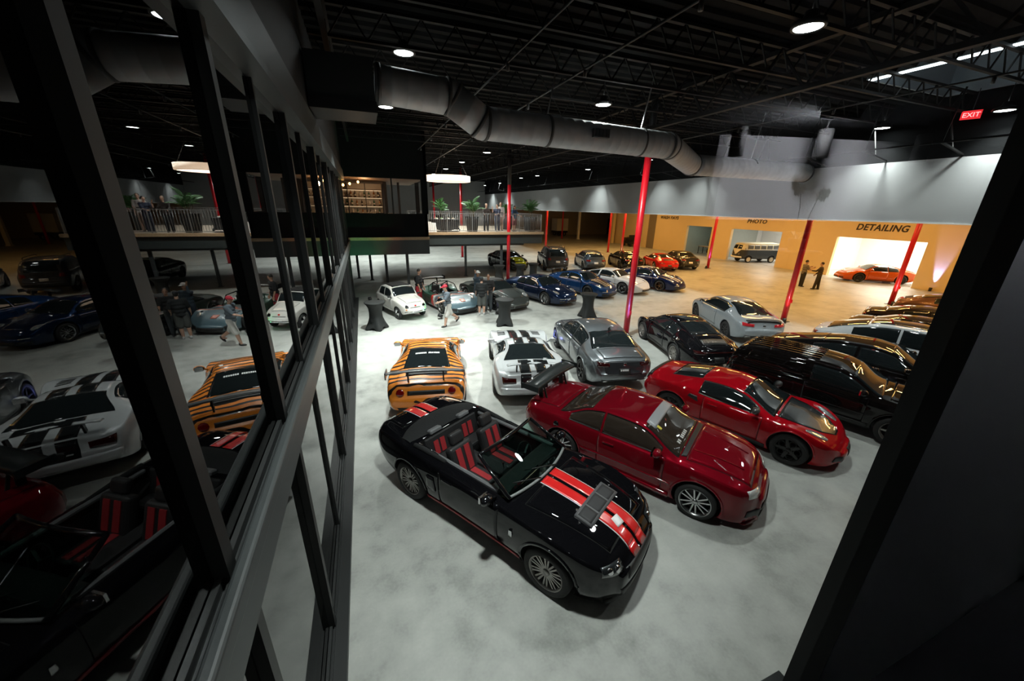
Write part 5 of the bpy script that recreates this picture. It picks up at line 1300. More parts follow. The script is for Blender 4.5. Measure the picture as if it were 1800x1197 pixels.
for i, x in enumerate((-.35, .25, .85, 1.45)):
    st = thing('bar_stool', 'dark bar stool at the counter, %s from the left' % ('first', 'second', 'third', 'fourth')[i], 'stool', (x, 21.75, 3.02), 0, 'bar stools')
    MB().tube([(0, 0, .02), (0, 0, .74)], .03, 8).build('stem', CHROME, st); MB().lathe([(0, 0), (.2, 0), (.2, .02), (0, .025)], 16).build('base', CHROME, st)
    MB().box(-.2, .2, -.2, .2, .74, .80).build('seat', BLACK, st); MB().box(-.2, .2, -.2, -.17, .92, 1.32).build('backrest', mat('stool_back', (.45, .38, .33), .6) if i % 2 else BLACK, st); MB().bar((-.15, -.185, .78), (-.15, -.185, .95), .025).build('back_bar', CHROME, st); MB().bar((.15, -.185, .78), (.15, -.185, .95), .025).build('back_bar', CHROME, st)
for i, (x, y, z) in enumerate([(-.75, 21.5, 5.62), (-.45, 21.8, 5.70), (-.05, 21.5, 5.78)]):
    p = thing('pendant_bulb', 'bare amber bulb hanging in the bar window, %s from the left' % ('first', 'second', 'third')[i], 'lamp', (x, y, z), 0, 'amber bar bulbs')
    MB().ell((0, 0, 0), (.05, .05, .06), 12, 8).build('bulb', mat('bulb_amber', (1, .6, .2), .3, emit=(1, .45, .12), estr=22), p); MB().tube([(0, 0, .05), (0, 0, 6.0-z)], .008, 5).build('cord', BLACK, p)
l = bpy.data.lights.new('bar_glow', 'POINT'); l.energy = 45; l.color = (1, .58, .28); l.shadow_soft_size = .12
lo = bpy.data.objects.new('bar_glow', l); COL.objects.link(lo); lo.parent = p; lo.location = (.3, .8, -.1)
struct(MB().box(1.30, 1.45, 24.4, 24.55, 3.08, 6).build('trim_4', BLACK)); struct(MB().box(2.05, 2.17, 24.4, 24.52, 3.08, 6).build('trim_5', BLACK))
wbar = obj('window_4', mesh_from([(-.86, BY+.06, 4.32), (2.93, BY+.06, 4.32), (2.93, BY+.06, 5.98), (-.86, BY+.06, 5.98)], [(0, 1, 2, 3)], smooth=False, mats=[BARGLASS])); struct(wbar)
MB().box(1.45, 1.53, BY+.02, BY+.12, 4.32, 5.98).build('mullion', BLACK, wbar)
# ================================================================== BALCONY
rail = thing('balcony_railing', 'slim steel railing along the front edge of the balcony', 'railing', (3.3, 24.5, 3.165))
STEEL = mat('rail_steel', (.35, .36, .36), .35, .7)
def railing(r_, L, n, ax=0):
    P = (lambda q, z: (q, 0, z)) if ax == 0 else (lambda q, z: (0, q, z))
    MB().bar(P(0, 1.15), P(L, 1.15), .045, .04).build('top_rail', STEEL, r_); MB().bar(P(0, .09), P(L, .09), .03, .03).build('bottom_rail', STEEL, r_)
    bme = MB().tube([(0, 0, .09), (0, 0, 1.14)], .0085, 6).mesh('baluster', STEEL)
    for i in range(n): obj('baluster', bme, r_, P(L*(i+.5)/n, 0))
    pm_ = MB().box(-.022, .022, -.022, .022, 0, 1.16).mesh('post', STEEL)
    for i in range(6): obj('post', pm_, r_, P(L*i/5, 0))
railing(rail, 8.2, 66)
r2 = thing('balcony_railing', 'steel railing along the right-hand end of the balcony', 'railing', (11.52, 24.6, 3.165)); railing(r2, 7.4, 40, 1)
r3 = thing('balcony_railing', 'steel railing at the back of the balcony', 'railing', (3.4, 32.6, 3.165)); railing(r3, 8, 44)
# palms in planters
LEAF = mat('palm_leaf', (.06, .17, .045), .45, var=.35, scale=4); SOILM = mat('soil', (.03, .02, .015), .9); STEMM = mat('palm_stem', (.10, .08, .04), .8)
def frond(L):
    v = []; f = []
    n = 11
    def mid(t): return Vector((L*t*.85, 0, L*(.62*t-.62*t*t*1.05)))
    for i in range(n):
        t = .12+.88*i/(n-1); p = mid(t); ll = L*.34*(math.sin(math.pi*min(1, t*.95))**.6+.12)
        for sg in (-1, 1):
            e = p+Vector((ll*.55, sg*ll*.8, -ll*.30)); m_ = p.lerp(e, .5)+Vector((0, 0, .03)); w = .016+.012*(1-t)
            k = len(v); v += [p, m_+Vector((-w, 0, 0)), e, m_+Vector((w, 0, 0))]; f.append((k, k+1, k+2, k+3))
    b = MB().add(v, f, True); b.tube([mid(t/6) for t in range(7)], [.012-.0015*i for i in range(7)], 5)
    return b.mesh('frond', LEAF)
FR = [frond(.75), frond(.95), frond(.6)]
PLM = mat('planter_black', (.012, .012, .013), .5)
for i, (x, y, h, lab) in enumerate([(6.75, 25.2, 1.35, 'palm in a black planter left of the people on the balcony'), (11.0, 25.3, 1.2, 'palm in a black planter at the right corner of the balcony'),
        (10.0, 27.4, 1.25, 'palm in a black planter just right of the people on the balcony'), (5.3, 28.2, 1.3, 'palm in a black planter behind the black-clothed table')]):
    t = thing('potted_palm', lab, 'potted palm', (x, y, 3.165), random.uniform(0, 6))
    v = [(sx*.26, sy*.26, 0) for sx, sy in ((-1, -1), (1, -1), (1, 1), (-1, 1))]+[(sx*.34, sy*.34, .95) for sx, sy in ((-1, -1), (1, -1), (1, 1), (-1, 1))]+[(sx*.30, sy*.30, .95) for sx, sy in ((-1, -1), (1, -1), (1, 1), (-1, 1))]+[(sx*.30, sy*.30, .88) for sx, sy in ((-1, -1), (1, -1), (1, 1), (-1, 1))]
    f = [(3, 2, 1, 0)]+[(a+4*k, (a+1) % 4+4*k, (a+1) % 4+4*k+4, a+4*k+4) for k in range(3) for a in range(4)]
    MB().add(v, f).build('planter', PLM, t); MB().box(-.30, .30, -.30, .30, .86, .885).build('soil', SOILM, t)
    for s_ in range(5):
        bx, by = random.uniform(-.12, .12), random.uniform(-.12, .12); hh = .9+h*random.uniform(.2, .55)
        MB().tube([(bx, by, .88), (bx*1.3, by*1.3, hh)], [.022, .014], 6).build('stem', STEMM, t)
        for k in range(6):
            a = k*1.05+random.uniform(-.3, .3)+s_
            fr_ = obj('frond', random.choice(FR), t, (bx*1.3, by*1.3, hh-.06*random.random()), (0, random.uniform(-1.05, -.15), a)); q = random.uniform(.75, 1.0); fr_.scale = (q, q, q)
t = thing('display_table', 'table under a black stretch cloth on the balcony', 'table', (4.9, 25.3, 3.165))
v = []; f = []
for j, (z, o_) in enumerate([(0, .06), (.25, -.03), (.55, -.02), (.76, 0), (.76, -.3)]):
    for k in range(16):
        a = 2*math.pi*k/16; cx = max(-1, min(1, 1.35*math.cos(a))); cy = max(-1, min(1, 1.35*math.sin(a)))
        if j == 0: z_ = .12*(1-abs(math.cos(2*a-0)))*0+(.14 if k % 4 else 0)
        else: z_ = z
        v.append((cx*(.95+o_), cy*(.38+o_ if o_ > -.2 else .1), z_))
for j in range(4):
    for k in range(16): f.append((j*16+k, j*16+(k+1) % 16, (j+1)*16+(k+1) % 16, (j+1)*16+k))
f.append(tuple(64+k for k in range(16)))
MB().add(v, f, True).build('tablecloth', mat('black_cloth', (.012, .012, .013), .8), t)
for i, (x, y, cc, nm_) in enumerate([(4.4, 25.2, (.6, .5, .2), 'cream'), (4.75, 25.35, (.12, .25, .05), 'green'), (5.15, 25.2, (.5, .42, .3), 'tan'), (5.5, 25.35, (.3, .2, .1), 'brown')]):
    o = thing('serving_dish', 'small %s dish of food on the black-clothed table' % nm_, 'dish', (x, y, 3.925)); MB().lathe([(0, 0), (.08, 0), (.13, .05), (.12, .055), (.07, .015), (0, .015)], 16).build('bowl', WHITE, o); MB().ell((0, 0, .04), (.09, .09, .06), 10, 6).build('food', mat('food_'+nm_, cc, .7, var=.4, scale=30), o)
t = thing('floor_sign', 'white leaning board at the left end of the balcony', 'sign', (4.05, 24.75, 3.165), 0)
MB().add([(-.28, 0, 0), (.28, 0, 0), (.24, .22, .62), (-.24, .22, .62), (-.28, .03, 0), (.28, .03, 0), (.24, .25, .62), (-.24, .25, .62)], [(0, 1, 2, 3), (7, 6, 5, 4), (0, 4, 5, 1), (1, 5, 6, 2), (2, 6, 7, 3), (3, 7, 4, 0)]).build('board', WHITE, t); MB().bar((0, .23, .58), (0, .48, 0), .03).build('prop', BLACK, t)

# ================================================================== BAR TABLES
CLOTH = mat('stretch_cloth', (.010, .012, .012), .7, bump=.1, scale=40)
def cocktail(x, y, lab, rz=.4):
    t = thing('cocktail_table', lab, 'table', (x, y, 0), rz, 'stretch-covered bar tables')
    prof = [(0.0, None), (.05, None), (.15, .37), (.30, .30), (.50, .255), (.70, .245), (.88, .265), (1.0, .325), (1.07, .385), (1.10, .40), (1.112, .395)]
    n = 32; v = []; f = []
    for z, r in prof:
        for k in range(n):
            a = 2*math.pi*k/n; lobe = abs(math.cos(2*a))
            if r is None:
                rr = .30+.17*lobe**4; zz = z+.11*(1-lobe**1.5) if z < .01 else z+.10*(1-lobe**1.5)
            elif z < .4: rr = r*(.80+.32*lobe**3); zz = z
            else: rr = r*(1+.04*lobe*(1.1-z)); zz = z
            v.append((rr*math.cos(a), rr*math.sin(a), zz))
    m_ = len(prof)
    for j in range(m_-1):
        for k in range(n): f.append((j*n+k, j*n+(k+1) % n, (j+1)*n+(k+1) % n, (j+1)*n+k))
    MB().add(v, f, True).build('cloth_skirt', CLOTH, t)
    MB().lathe([(0, 1.118), (.36, 1.118), (.40, 1.108), (.40, 1.095), (0, 1.095)], 32).build('cloth_top', CLOTH, t)
    MB().tube([(0, 0, .03), (0, 0, 1.09)], .03, 8).build('pole', CHROME, t)
    for k in range(4):
        a = k*math.pi/2; MB().bar((0, 0, .03), (.42*math.cos(a), .42*math.sin(a), .02), .05, .03).build('foot', BLACK, t)
cocktail(.08, 15.35, 'black stretch-covered bar table beside the tiny cream car', .2)
cocktail(5.2, 14.35, 'black stretch-covered bar table in front of the slate grey roadster', .5)
cocktail(9.25, 14.3, 'black stretch-covered bar table in front of the blue coupe', .75)
cocktail(8.1, 23.55, 'black stretch-covered bar table left of the red balcony post', .3)
cocktail(9.62, 23.55, 'black stretch-covered bar table just right of the red balcony post', .6)
cocktail(10.75, 23.9, 'black stretch-covered bar table nearest the dark off-roader', .1)

# ================================================================== UPLIGHTS
def uplight(x, y, col, w, target, lab, spot=50, z=0.0):
    t = thing('uplight', lab, 'spotlight', (x, y, z), 0, 'floor uplights')
    d = (Vector(target)-Vector((x, y, z+.16))).normalized(); M_ = Matrix.Translation((0, 0, .16)) @ d.to_track_quat('Z', 'Y').to_matrix().to_4x4()
    MB().lathe([(0, -.12), (.075, -.12), (.085, .08), (.075, .08), (.07, .06), (0, .06)], 16, M_).build('can', BLACK, t)
    MB().lathe([(0, .062), (.068, .062), (.068, .07), (0, .07)], 16, M_).build('lens', mat('uplens_'+lab[:9].replace(' ', '_'), (1, 1, 1), .3, emit=col, estr=5), t)
    MB().box(-.10, .10, -.06, .06, 0, .02).build('foot', BLACK, t); MB().box(-.10, -.09, -.02, .02, .02, .18).build('yoke_arm', BLACK, t); MB().box(.09, .10, -.02, .02, .02, .18).build('yoke_arm', BLACK, t)
    l = bpy.data.lights.new('beam', 'SPOT'); l.energy = w; l.color = col; l.spot_size = math.radians(spot); l.spot_blend = .6; l.shadow_soft_size = .05
    lo = bpy.data.objects.new('beam', l); COL.objects.link(lo); lo.parent = t; lo.location = Vector((0, 0, .16))+d*.1; lo.rotation_euler = (-d).to_track_quat('Z', 'Y').to_euler()
uplight(34.82, 12.98, (.30, .34, 1), 1500, (35.0, 12.98, 1.6), 'purple wall uplight at the foot of the tan wall right of the detailing bay', 30)
uplight(9.05, 11.15, (.30, .25, 1), 60, (9.3, 11.45, 2.2), 'blue post uplight at the foot of the tall red post', 40)
uplight(2.75, 16.0, (.1, 1, .45), 60, (1.9, 16.5, .55), 'green floor light in front of the race car, aimed at the cream car', 50)
uplight(5.45, 16.0, (.5, .45, 1), 12, (6.0, 16.8, .6), 'small dark floor light in front of the slate grey roadster', 50)
uplight(5.70, 11.66, (.25, .3, 1), 60, (6.0, 11.4, .4), 'blue car light beside the front wheel of the grey saloon', 55)
uplight(27.7, 24.7, (.40, .2, 1), 90, (28.1, 24.9, 2.5), 'violet post uplight by the post at the back-row saloon', 40)
uplight(24.0, 31.8, (.1, 1, .4), 60, (24.2, 32.2, 2.0), 'lime post uplight by the post behind the black back-row coupe', 40)
uplight(-.1, 20.2, (.1, 1, .35), 420, (-.3, 20.9, 2.6), 'emerald wall uplight under the bar fascia by the glass facade', 70)
uplight(1.1, 20.0, (1, .2, .08), 160, (1.0, 20.85, 3.1), 'red wall uplight under the middle of the bar fascia', 34)
uplight(17.4, 10.75, (1, .25, .3), 30, (17.7, 11.0, 2.0), 'pink post uplight at the post behind the silver coupe', 40)
uplight(26.9, 11.25, (1, .3, .35), 60, (27.2, 11.5, 2.2), 'rose post uplight at the post before the detailing bay', 40)
# ================================================================== REFLECTED ROOM
struct(MB().add([(5.2, -3.9, 4.62), (10.6, -2.53, 4.62), (10.6, -2.53, 5.82), (5.2, -3.9, 5.82), (5.14, -3.99, 4.62), (10.54, -2.62, 4.62), (10.54, -2.62, 5.82), (5.14, -3.99, 5.82)],
                [(0, 1, 2, 3), (7, 6, 5, 4), (0, 4, 5, 1), (1, 5, 6, 2), (2, 6, 7, 3), (3, 7, 4, 0)]).build('wall_white_panel', mat('panel_white', (.8, .8, .82), .7)))
for i, (x, y) in enumerate([(5.1, -3.62), (6.26, -3.2), (7.83, -2.8)]):
    t = thing('pendant_lamp', 'black cylinder pendant lamp reflected in the glass at right, %s' % ('left one', 'middle one', 'right one')[i], 'lamp', (x, y, 5.49), 0, 'reflected cylinder pendants')
    MB().lathe([(.09, .0), (.095, .0), (.095, .36), (.085, .37), (0, .37)], 20).build('shade', BLACK, t); MB().lathe([(0, .02), (.085, .02), (.085, .03), (0, .03)], 16).build('lens', mat('pendant_lens', (1, 1, 1), .4, emit=(1, .95, .9), estr=3), t); MB().tube([(0, 0, .37), (0, 0, .5)], .01, 5).build('cord', BLACK, t)
t = thing('wall_washer', 'unseen lamp added to light the white panel in the viewing room', 'lamp', (5.75, -2.75, 5.86))  # lamp added out of view so the panel is bright in the pane
MB().box(-.3, .3, -.06, .06, 0, .1).build('housing', BLACK, t)
MB().box(-.28, .28, -.075, -.062, .01, .08).build('lens', mat('added_light_lens', (1, 1, 1), .4, emit=(.95, .97, 1), estr=6), t)
l = bpy.data.lights.new('wash', 'AREA'); l.shape = 'RECTANGLE'; l.size = .55; l.size_y = .08; l.energy = 800; l.color = (.93, .95, 1)
lo = bpy.data.objects.new('wash', l); COL.objects.link(lo); lo.parent = t; lo.location = (0, -.09, .02); lo.rotation_euler = (math.radians(-72), 0, math.radians(-10))
t = thing('side_table', 'small dark side table in the viewing room behind the glass', 'table', (5.0, -2.4, 3.0))
MB().lathe([(0, 1.30), (.28, 1.30), (.29, 1.285), (.28, 1.27), (0, 1.27)], 24).build('table_top', BLACK, t); MB().tube([(0, 0, .02), (0, 0, 1.27)], .03, 8).build('leg', BLACK, t); MB().lathe([(0, 0), (.2, 0), (.2, .02), (0, .02)], 20).build('base', BLACK, t)
t = thing('potted_orchid', 'pale pink potted orchid reflected in the glass at right', 'potted plant', (5.0, -2.4, 4.30))
MB().lathe([(0, 0), (.07, 0), (.09, .14), (.08, .14), (.075, .12), (0, .12)], 18).build('pot', WHITE, t)
PET = mat('orchid_petal', (.80, .55, .52), .6, var=.15, scale=20); GRN = mat('orchid_green', (.05, .12, .03), .5)
for k in range(5):
    a = k*1.26; MB().add([(0, 0, .12), (.10*math.cos(a-.3), .10*math.sin(a-.3), .22), (.26*math.cos(a), .26*math.sin(a), .20), (.10*math.cos(a+.3), .10*math.sin(a+.3), .22)], [(0, 1, 2, 3)], True).build('leaf', GRN, t)
for sx, pts in ((-1, [(-.05, 0, .12), (-.10, 0, .5), (-.16, 0, .70), (-.30, 0, .76)]), (1, [(.05, 0, .12), (.12, 0, .45), (.20, 0, .66), (.30, 0, .70)])):
    MB().tube(pts, .005, 6).build('stem', GRN, t)
    for k in range(5):
        p = Vector(pts[2]).lerp(Vector(pts[3]), k/4)+Vector((0, .02*(-1)**k, -.03*(k % 3)))
        f_ = MB()
        for q in range(5):
            a = q*1.2566; M_ = Matrix.Translation(p) @ Matrix.Rotation(a, 4, 'Y')
            f_.ell((0, 0, .032), (.020, .006, .028), 8, 6, M_)
        f_.build('flower', PET, t)
# ================================================================== PEOPLE
SKINS = {'light': (.55, .33, .24), 'mid': (.42, .24, .16), 'tan': (.36, .19, .12)}
def remeshed(b, name, m, vox, parent, smooth=3):
    me = b.mesh('tmp'); o = obj('tmp', me)
    r = o.modifiers.new('r', 'REMESH'); r.mode = 'VOXEL'; r.voxel_size = vox; r.use_smooth_shade = True
    s_ = o.modifiers.new('s', 'SMOOTH'); s_.iterations = smooth; s_.factor = .5
    nm = eval_mesh(o); bpy.data.objects.remove(o, do_unlink=True)
    nm.materials.clear(); nm.materials.append(m)
    nm.polygons.foreach_set('use_smooth', [True]*len(nm.polygons))
    return obj(name, nm, parent)
def limb(b, pts, rs):
    """tapered limb with rounded joints"""
    pts = [Vector(p) for p in pts]
    for i in range(len(pts)-1):
        a, c = pts[i], pts[i+1]; n = 5
        b.tube([a.lerp(c, k/n) for k in range(n+1)], [rs[i]+(rs[i+1]-rs[i])*k/n for k in range(n+1)], 12)
    for p, r in zip(pts, rs): b.ell(p, (r, r, r), 12, 8)
def person(label, x, y, az, z=0, h=1.76, skin='mid', shirt=(.02, .02, .02), legs=(.03, .03, .04), shorts=False, hair=(.02, .015, .01), cap=None, vest=None,
           lean=0.0, armL=(.15, .12, .25), armR=(.15, .12, .25), legL=(0, 0), legR=(0, 0), shoes=(.03, .03, .03), head_pitch=.0, long_sleeve=False, belly=1.0, hair_long=False, group=None):
    t = thing('person', label, 'person', (x, y, z), math.radians(az), group)
    s = h/1.76
    SK = mat('skin_'+skin, SKINS[skin], .5)
    def rot(p, piv, a):
        p = Vector(p)-Vector(piv); c, q = math.cos(a), math.sin(a)
        return Vector((p.x*c+p.z*q, p.y, -p.x*q+p.z*c))+Vector(piv)
    # legs: hip pitch / knee bend
    def leg(sg, A):
        hip = Vector((0, sg*.095, .92)); a, k = A
        kn = hip+Vector((math.sin(a)*.43, sg*.012, -math.cos(a)*.43)); an = kn+Vector((math.sin(a-k)*.42, sg*.0, -math.cos(a-k)*.42))
        return hip, kn, an, a-k
    LG = [leg(1, legL), leg(-1, legR)]
    drop = min(l[2].z for l in LG)-.075
    D = Vector((0, 0, -drop))
    LG = [tuple(p+D for p in l[:3])+(l[3],) for l in LG]
    piv = Vector((0, 0, .95))+D
    T = lambda p: rot(Vector(p)+D, piv, lean)
    def arm(sg, A):
        p_, ab, el = A
        sh = Vector((0, sg*.185, 1.415))
        d = Vector((math.sin(p_)*math.cos(ab), sg*math.sin(ab), -math.cos(p_)*math.cos(ab)))
        e = sh+d*.285
        d2 = Vector((math.sin(p_+el)*math.cos(ab*.6), sg*math.sin(ab*.3)-sg*.12*el, -math.cos(p_+el)*math.cos(ab*.6))).normalized()
        w = e+d2*.25
        return sh, e, w, d2
    AR = [(1, arm(1, armL)), (-1, arm(-1, armR))]
    S = lambda p: Vector(p)*s
    b = MB()
    # trunk, neck
    limb(b, [S(T((0, 0, .95))), S(T((.0, 0, 1.15))), S(T((.0, 0, 1.34)))], [.115*s, .115*s, .12*s])
    limb(b, [S(T((-.01, 0, 1.42))), S(T((.012, 0, 1.56)))], [.062*s, .055*s])
    limb(b, [S(T((0, -.15, 1.41))), S(T((0, .15, 1.41)))], [.06*s, .06*s])
    for hip, kn, an, fa in LG:
        limb(b, [S(hip), S(kn), S(kn.lerp(an, .35)), S(an)], [.09*s, .062*s, .064*s, .042*s])
        limb(b, [S(an+Vector((-.03, 0, -.03))), S(an+Vector((.13, 0, -.045)))], [.04*s, .034*s])
    for sg, (sh, e, w, d2) in AR:
        limb(b, [S(T(sh)), S(T(e)), S(T(e.lerp(w, .3))), S(T(w))], [.052*s, .04*s, .04*s, .027*s])
        # palm, four fingers, thumb
        side = Vector((0, sg, 0)); f_ = d2; up = side.cross(f_).normalized(); side = f_.cross(up).normalized()
        pc = w+f_*.05
        for q in (-.5, 0, .5): limb(b, [S(T(w+f_*.01+up*q*.03)), S(T(pc+f_*.035+up*q*.055))], [.016*s, .015*s])
        for i, (ln, q) in enumerate(((.068, -.036), (.080, -.012), (.076, .012), (.060, .035))):
            r0 = pc+f_*.04+up*q; m1 = r0+f_*ln*.55-side*sg*.008; m2 = m1+f_*ln*.40-side*sg*.022
            limb(b, [S(T(r0)), S(T(m1)), S(T(m2))], [.0095*s, .009*s, .008*s])
        th = w+f_*.025-up*.03; limb(b, [S(T(th)), S(T(th+f_*.035-up*.022)), S(T(th+f_*.062-up*.026))], [.012*s, .0105*s, .009*s])
    # head
    hc = Vector((.025, 0, 1.655))
    HM = Matrix.Translation(S(T(hc))) @ Matrix.Rotation(lean+head_pitch, 4, 'Y')
    b.ell((0, 0, .02*s), (.098*s, .077*s, .105*s), 16, 12, HM); b.ell((.025*s, 0, -.055*s), (.065*s, .056*s, .062*s), 14, 10, HM)
    b.ell((.098*s, 0, -.012*s), (.018*s, .013*s, .024*s), 8, 6, HM)
    for sg in (-1, 1): b.ell((-.005*s, sg*.078*s, -.005*s), (.018*s, .010*s, .030*s), 8, 6, HM)
    remeshed(b, 'body', SK, .0095, t, 2)
    for sg in (-1, 1): MB().ell((.086*s, sg*.032*s, .012*s), (.012*s, .014*s, .010*s), 8, 6, HM).build('eye', mat('eye_dark', (.03, .02, .02), .2), t)
    MB().ell((.082*s, 0, -.062*s), (.010*s, .026*s, .007*s), 8, 6, HM).build('mouth', mat('lips', (.30, .12, .10), .5), t)
    # hair or cap
    hb = MB()
    if cap:
        hb.ell((-.004*s, 0, .050*s), (.108*s, .090*s, .085*s), 16, 10, HM); hb.ell((.125*s, 0, .045*s), (.075*s, .070*s, .010*s), 12, 6, HM)
        hb.build('cap', mat('cap_%d' % int(cap[0]*1000), cap, .7), t)
        MB().ell((-.03*s, 0, .0), (.078*s, .080*s, .075*s), 14, 8, HM).build('hair', mat('hair_%d' % int(hair[0]*1000), hair, .7), t)
    else:
        hb.ell((-.020*s, 0, .045*s), (.098*s, .086*s, .092*s), 16, 10, HM)
        if hair_long: hb.ell((-.055*s, 0, -.06*s), (.06*s, .085*s, .14*s), 14, 10, HM)
        hb.build('hair', mat('hair_%d' % int(hair[0]*1000), hair, .7), t)
    # shirt
    SM = mat('cloth_%d_%d_%d' % tuple(int(c*255) for c in shirt), shirt, .85, bump=.2, scale=18, var=.12)
    b = MB()
    for zz, rx, ry in ((.93, .145*belly, .195), (1.05, .15*belly, .192), (1.2, .15*belly, .20), (1.32, .145, .215), (1.40, .115, .205)):
        p = T((.0, 0, zz)); b.ell(S(p), (rx*s, ry*s, .105*s), 18, 10)
    for sg, (sh, e, w, d2) in AR:
        if long_sleeve: limb(b, [S(T(sh)), S(T(e)), S(T(e.lerp(w, .9)))], [.072*s, .056*s, .042*s])
        else: limb(b, [S(T(sh)), S(T(sh.lerp(e, .85)))], [.086*s, .076*s])
    limb(b, [S(T((0, -.12, 1.43))), S(T((0, .12, 1.43)))], [.05*s, .05*s])
    remeshed(b, 'shirt', SM, .016, t)
    if vest:
        b = MB()
        for zz, rx, ry in ((1.0, .142, .182), (1.15, .143, .182), (1.3, .142, .19)): b.ell(S(T((-.006, 0, zz))), (rx*s, ry*s, .11*s), 16, 10)
        remeshed(b, 'vest', mat('vest_%d' % int(vest[0]*1000), vest, .8), .018, t)
    # trousers / shorts
    LM = mat('cloth_%d_%d_%d' % tuple(int(c*255) for c in legs), legs, .85, bump=.2, scale=18, var=.12)
    b = MB(); b.ell(S(Vector((0, 0, .93))+D), (.135*s, .172*s, .10*s), 16, 10)
    for hip, kn, an, fa in LG:
        if shorts: limb(b, [S(hip), S(hip.lerp(kn, .98))], [.118*s, .108*s])
        else: limb(b, [S(hip), S(kn), S(an+Vector((0, 0, .02)))], [.115*s, .090*s, .074*s])
    remeshed(b, 'shorts' if shorts else 'trousers', LM, .016, t)
    FM = mat('shoe_%d' % int(shoes[0]*1000), shoes, .6)
    for hip, kn, an, fa in LG:
        b = MB(); pit = max(-.9, min(.5, fa)) if an.z-.075 > .03 else 0
        MM = Matrix.Translation(S(an+Vector((0, 0, -.035)))) @ Matrix.Rotation(-pit, 4, 'Y')
        b.ell((.045*s, 0, -.008*s), (.135*s, .048*s, .042*s), 14, 8, MM); b.ell((-.03*s, 0, .025*s), (.055*s, .045*s, .05*s), 12, 8, MM)
        b.v = [(p[0], p[1], max(p[2], .003)) for p in b.v]
        b.build('shoe', FM, t)
    return t
person('man in a red cap, grey-blue shirt and white shorts walking across the open floor', 2.9, 14.9, 195, shirt=(.10, .125, .15), legs=(.62, .61, .58), shorts=True, cap=(.45, .02, .04), armL=(.75, .1, .7), armR=(-.35, .1, .25), legL=(.30, .10), legR=(-.40, .55), lean=.10, skin='light', belly=1.08)
person('man in a black polo shirt standing behind the race car, looking down', 2.22, 18.55, -30, shirt=(.010, .010, .011), legs=(.35, .02, .03), skin='mid', h=1.82, belly=1.22, lean=.04, head_pitch=.35)
person('man in a blue-grey jacket and white cap shading his eyes with a raised arm', 4.92, 17.5, -75, shirt=(.035, .055, .075), legs=(.03, .045, .065), cap=(.60, .58, .56), long_sleeve=True, h=1.80, armR=(1.7, .35, 1.6), armL=(.1, .15, .3), skin='mid')
person('man with his back turned in a black T-shirt and grey shorts', 4.72, 16.15, 75, shirt=(.011, .013, .014), legs=(.075, .080, .075), shorts=True, skin='light', shoes=(.55, .55, .55), belly=1.15, cap=(.02, .022, .025), armR=(.2, .35, .6), armL=(.2, .25, .4), h=1.74)
person('bearded man in black T-shirt and jeans beside the slate grey roadster', 5.22, 16.72, -110, shirt=(.013, .012, .012), legs=(.06, .07, .075), skin='tan', armL=(.35, .30, 1.0), armR=(.3, .2, .9), h=1.76)
BZ = 3.165
person('balding man in a dark shirt leaning over the balcony rail', 7.75, 25.3, -95, z=BZ, shirt=(.03, .02, .017), legs=(.015, .016, .02), skin='light', hair=(.30, .20, .14), lean=.12, armL=(.75, .15, .7), armR=(.75, .15, .7), belly=1.12, long_sleeve=True)
person('dark-haired person in navy holding a hand to the face on the balcony', 8.5, 25.15, -140, z=BZ, shirt=(.02, .025, .05), legs=(.02, .025, .045), skin='light', armR=(1.0, .1, 1.7), armL=(.6, .1, .8), h=1.72, shoes=(.6, .6, .6))
person('taller man in a grey vest over a white shirt on the balcony', 8.95, 25.8, -100, z=BZ, shirt=(.50, .45, .42), vest=(.10, .10, .09), legs=(.40, .27, .20), skin='light', h=1.86, hair=(.06, .04, .03))
person('long-haired person in a blue top at the balcony rail right of the red post', 9.75, 25.2, -60, z=BZ, shirt=(.06, .13, .26), legs=(.30, .10, .12), shorts=True, skin='light', hair_long=True, h=1.66, armL=(.5, .2, .7))
person('man in a checked grey shirt with crossed arms before the detailing bay', 27.55, 16.6, -30, shirt=(.16, .13, .10), legs=(.02, .018, .016), skin='mid', armL=(.55, .1, 1.5), armR=(.55, .1, 1.5))
person('man in a dark suit gesturing, right of the man with crossed arms', 27.5, 15.6, 110, shirt=(.045, .032, .02), legs=(.025, .02, .014), skin='mid', long_sleeve=True, armL=(.7, .25, .9), armR=(.3, .1, .4), legL=(.12, 0), legR=(-.10, 0))

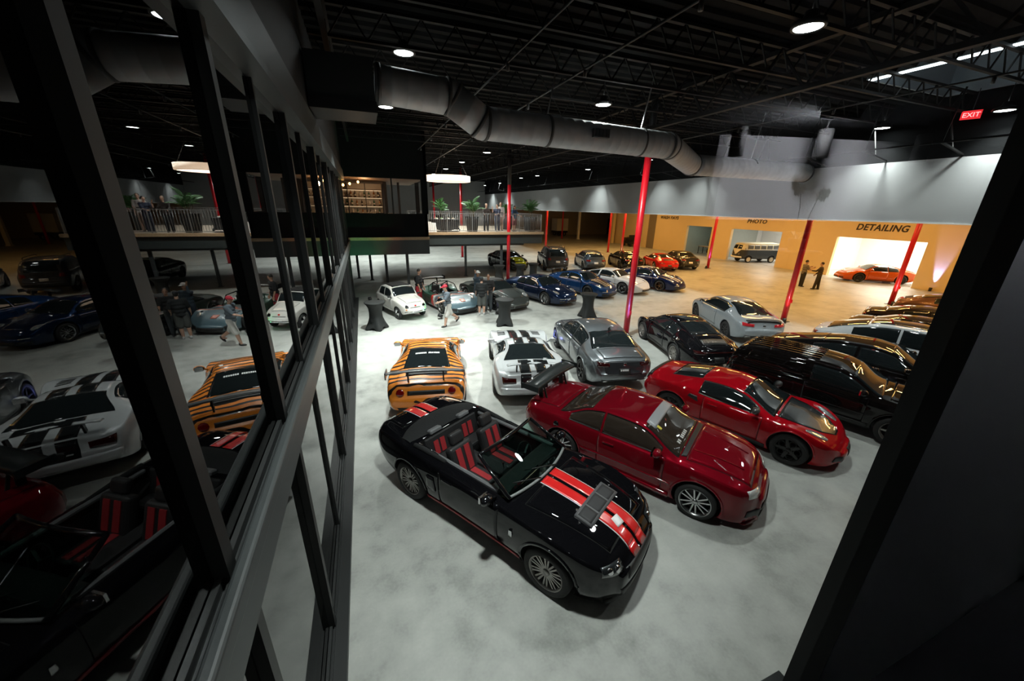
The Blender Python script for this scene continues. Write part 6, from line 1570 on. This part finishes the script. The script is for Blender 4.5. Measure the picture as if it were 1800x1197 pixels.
# ================================================================== FAR CORNER THINGS
t = thing('box_trailer', 'white box trailer parked in the dim far end of the bays', 'trailer', (33.6, 63.6, 0), .1)
MB().box(-1.2, 1.2, -.9, .9, .9, 3.0).build('box', CREAM, t); MB().box(-1.2, 1.2, -.85, .85, .55, .9).build('chassis', BLACK, t)
for sx in (-.6, .6):
    for sy in (-.85, .85): obj('wheel', tyre_mesh(.33, .22, .2), t, (sx, sy, .33), (0, 0, 0 if sy > 0 else math.pi))
t = thing('double_door', 'dark double door in the far wall of the bays', 'door', (46.5, 65.95, 0))
DK = mat('door_dark', (.015, .016, .022), .5)
MB().box(-1.0, -.02, -.05, .04, 0, 3.0).build('leaf', DK, t); MB().box(.02, 1.0, -.05, .04, 0, 3.0).build('leaf', DK, t); MB().box(-.1, -.06, -.1, -.05, 1.1, 1.4).build('handle', CHROME, t)
t = thing('utility_cart', 'small dark utility cart parked against the tan wall left of the wash bay sign', 'cart', (34.0, 43.6, 0), 1.5)
MB().box(-1.1, 1.1, -.5, .5, .38, .75).build('chassis', BLACK, t); MB().box(-.3, .2, -.45, .45, .75, .95).box(-.42, -.3, -.45, .45, .8, 1.5).build('seat', BLACK, t); MB().box(.6, 1.1, -.48, .48, .75, 1.1).build('front_cowl', mat('cart_brown', (.06, .03, .02), .5), t)
MB().tube([(.55, .2, .9), (.35, .2, 1.2)], .02, 6).lathe([(.14, 0), (.16, .01), (.14, .02)], 14, Matrix.Translation((.34, .2, 1.2))).build('steering_wheel', BLACK, t)
for sx in (-.75, .75):
    for sy in (-.5, .5): obj('wheel', tyre_mesh(.28, .14, .18), t, (sx, sy, .28), (0, 0, 0 if sy > 0 else math.pi))
t = thing('work_bench', 'low work bench inside the wash bay', 'bench', (37.2, 33.6, .012))
MB().box(-.4, .4, -.9, .9, .8, .86).build('worktop', mat('bench_wood', (.20, .12, .06), .6), t)
for sx in (-.35, .35):
    for sy in (-.85, .85): MB().box(sx-.03, sx+.03, sy-.03, sy+.03, 0, .8).build('leg', BLACK, t)
t = thing('wash_door', 'dark doorway panel at the back of the wash bay', 'door', (41.2, 32.4, .012)); MB().box(-.05, .04, -.6, .6, 0, 2.6).build('leaf', DK, t); MB().box(-.09, -.05, .4, .45, 1.0, 1.2).build('handle', CHROME, t)
t = thing('wash_mast', 'dark upright pressure washer mast inside the wash bay', 'washer', (38.6, 34.3, .012)); MB().box(-.12, .12, -.12, .12, 0, 2.7).build('mast', BLACK, t); MB().box(-.3, .3, -.25, .25, 0, .5).build('pump_case', BLACK, t); MB().tube([(-.1, .1, .5), (-.4, .3, 1.2), (-.2, .2, 2.0)], .02, 6).build('hose', BLACK, t)
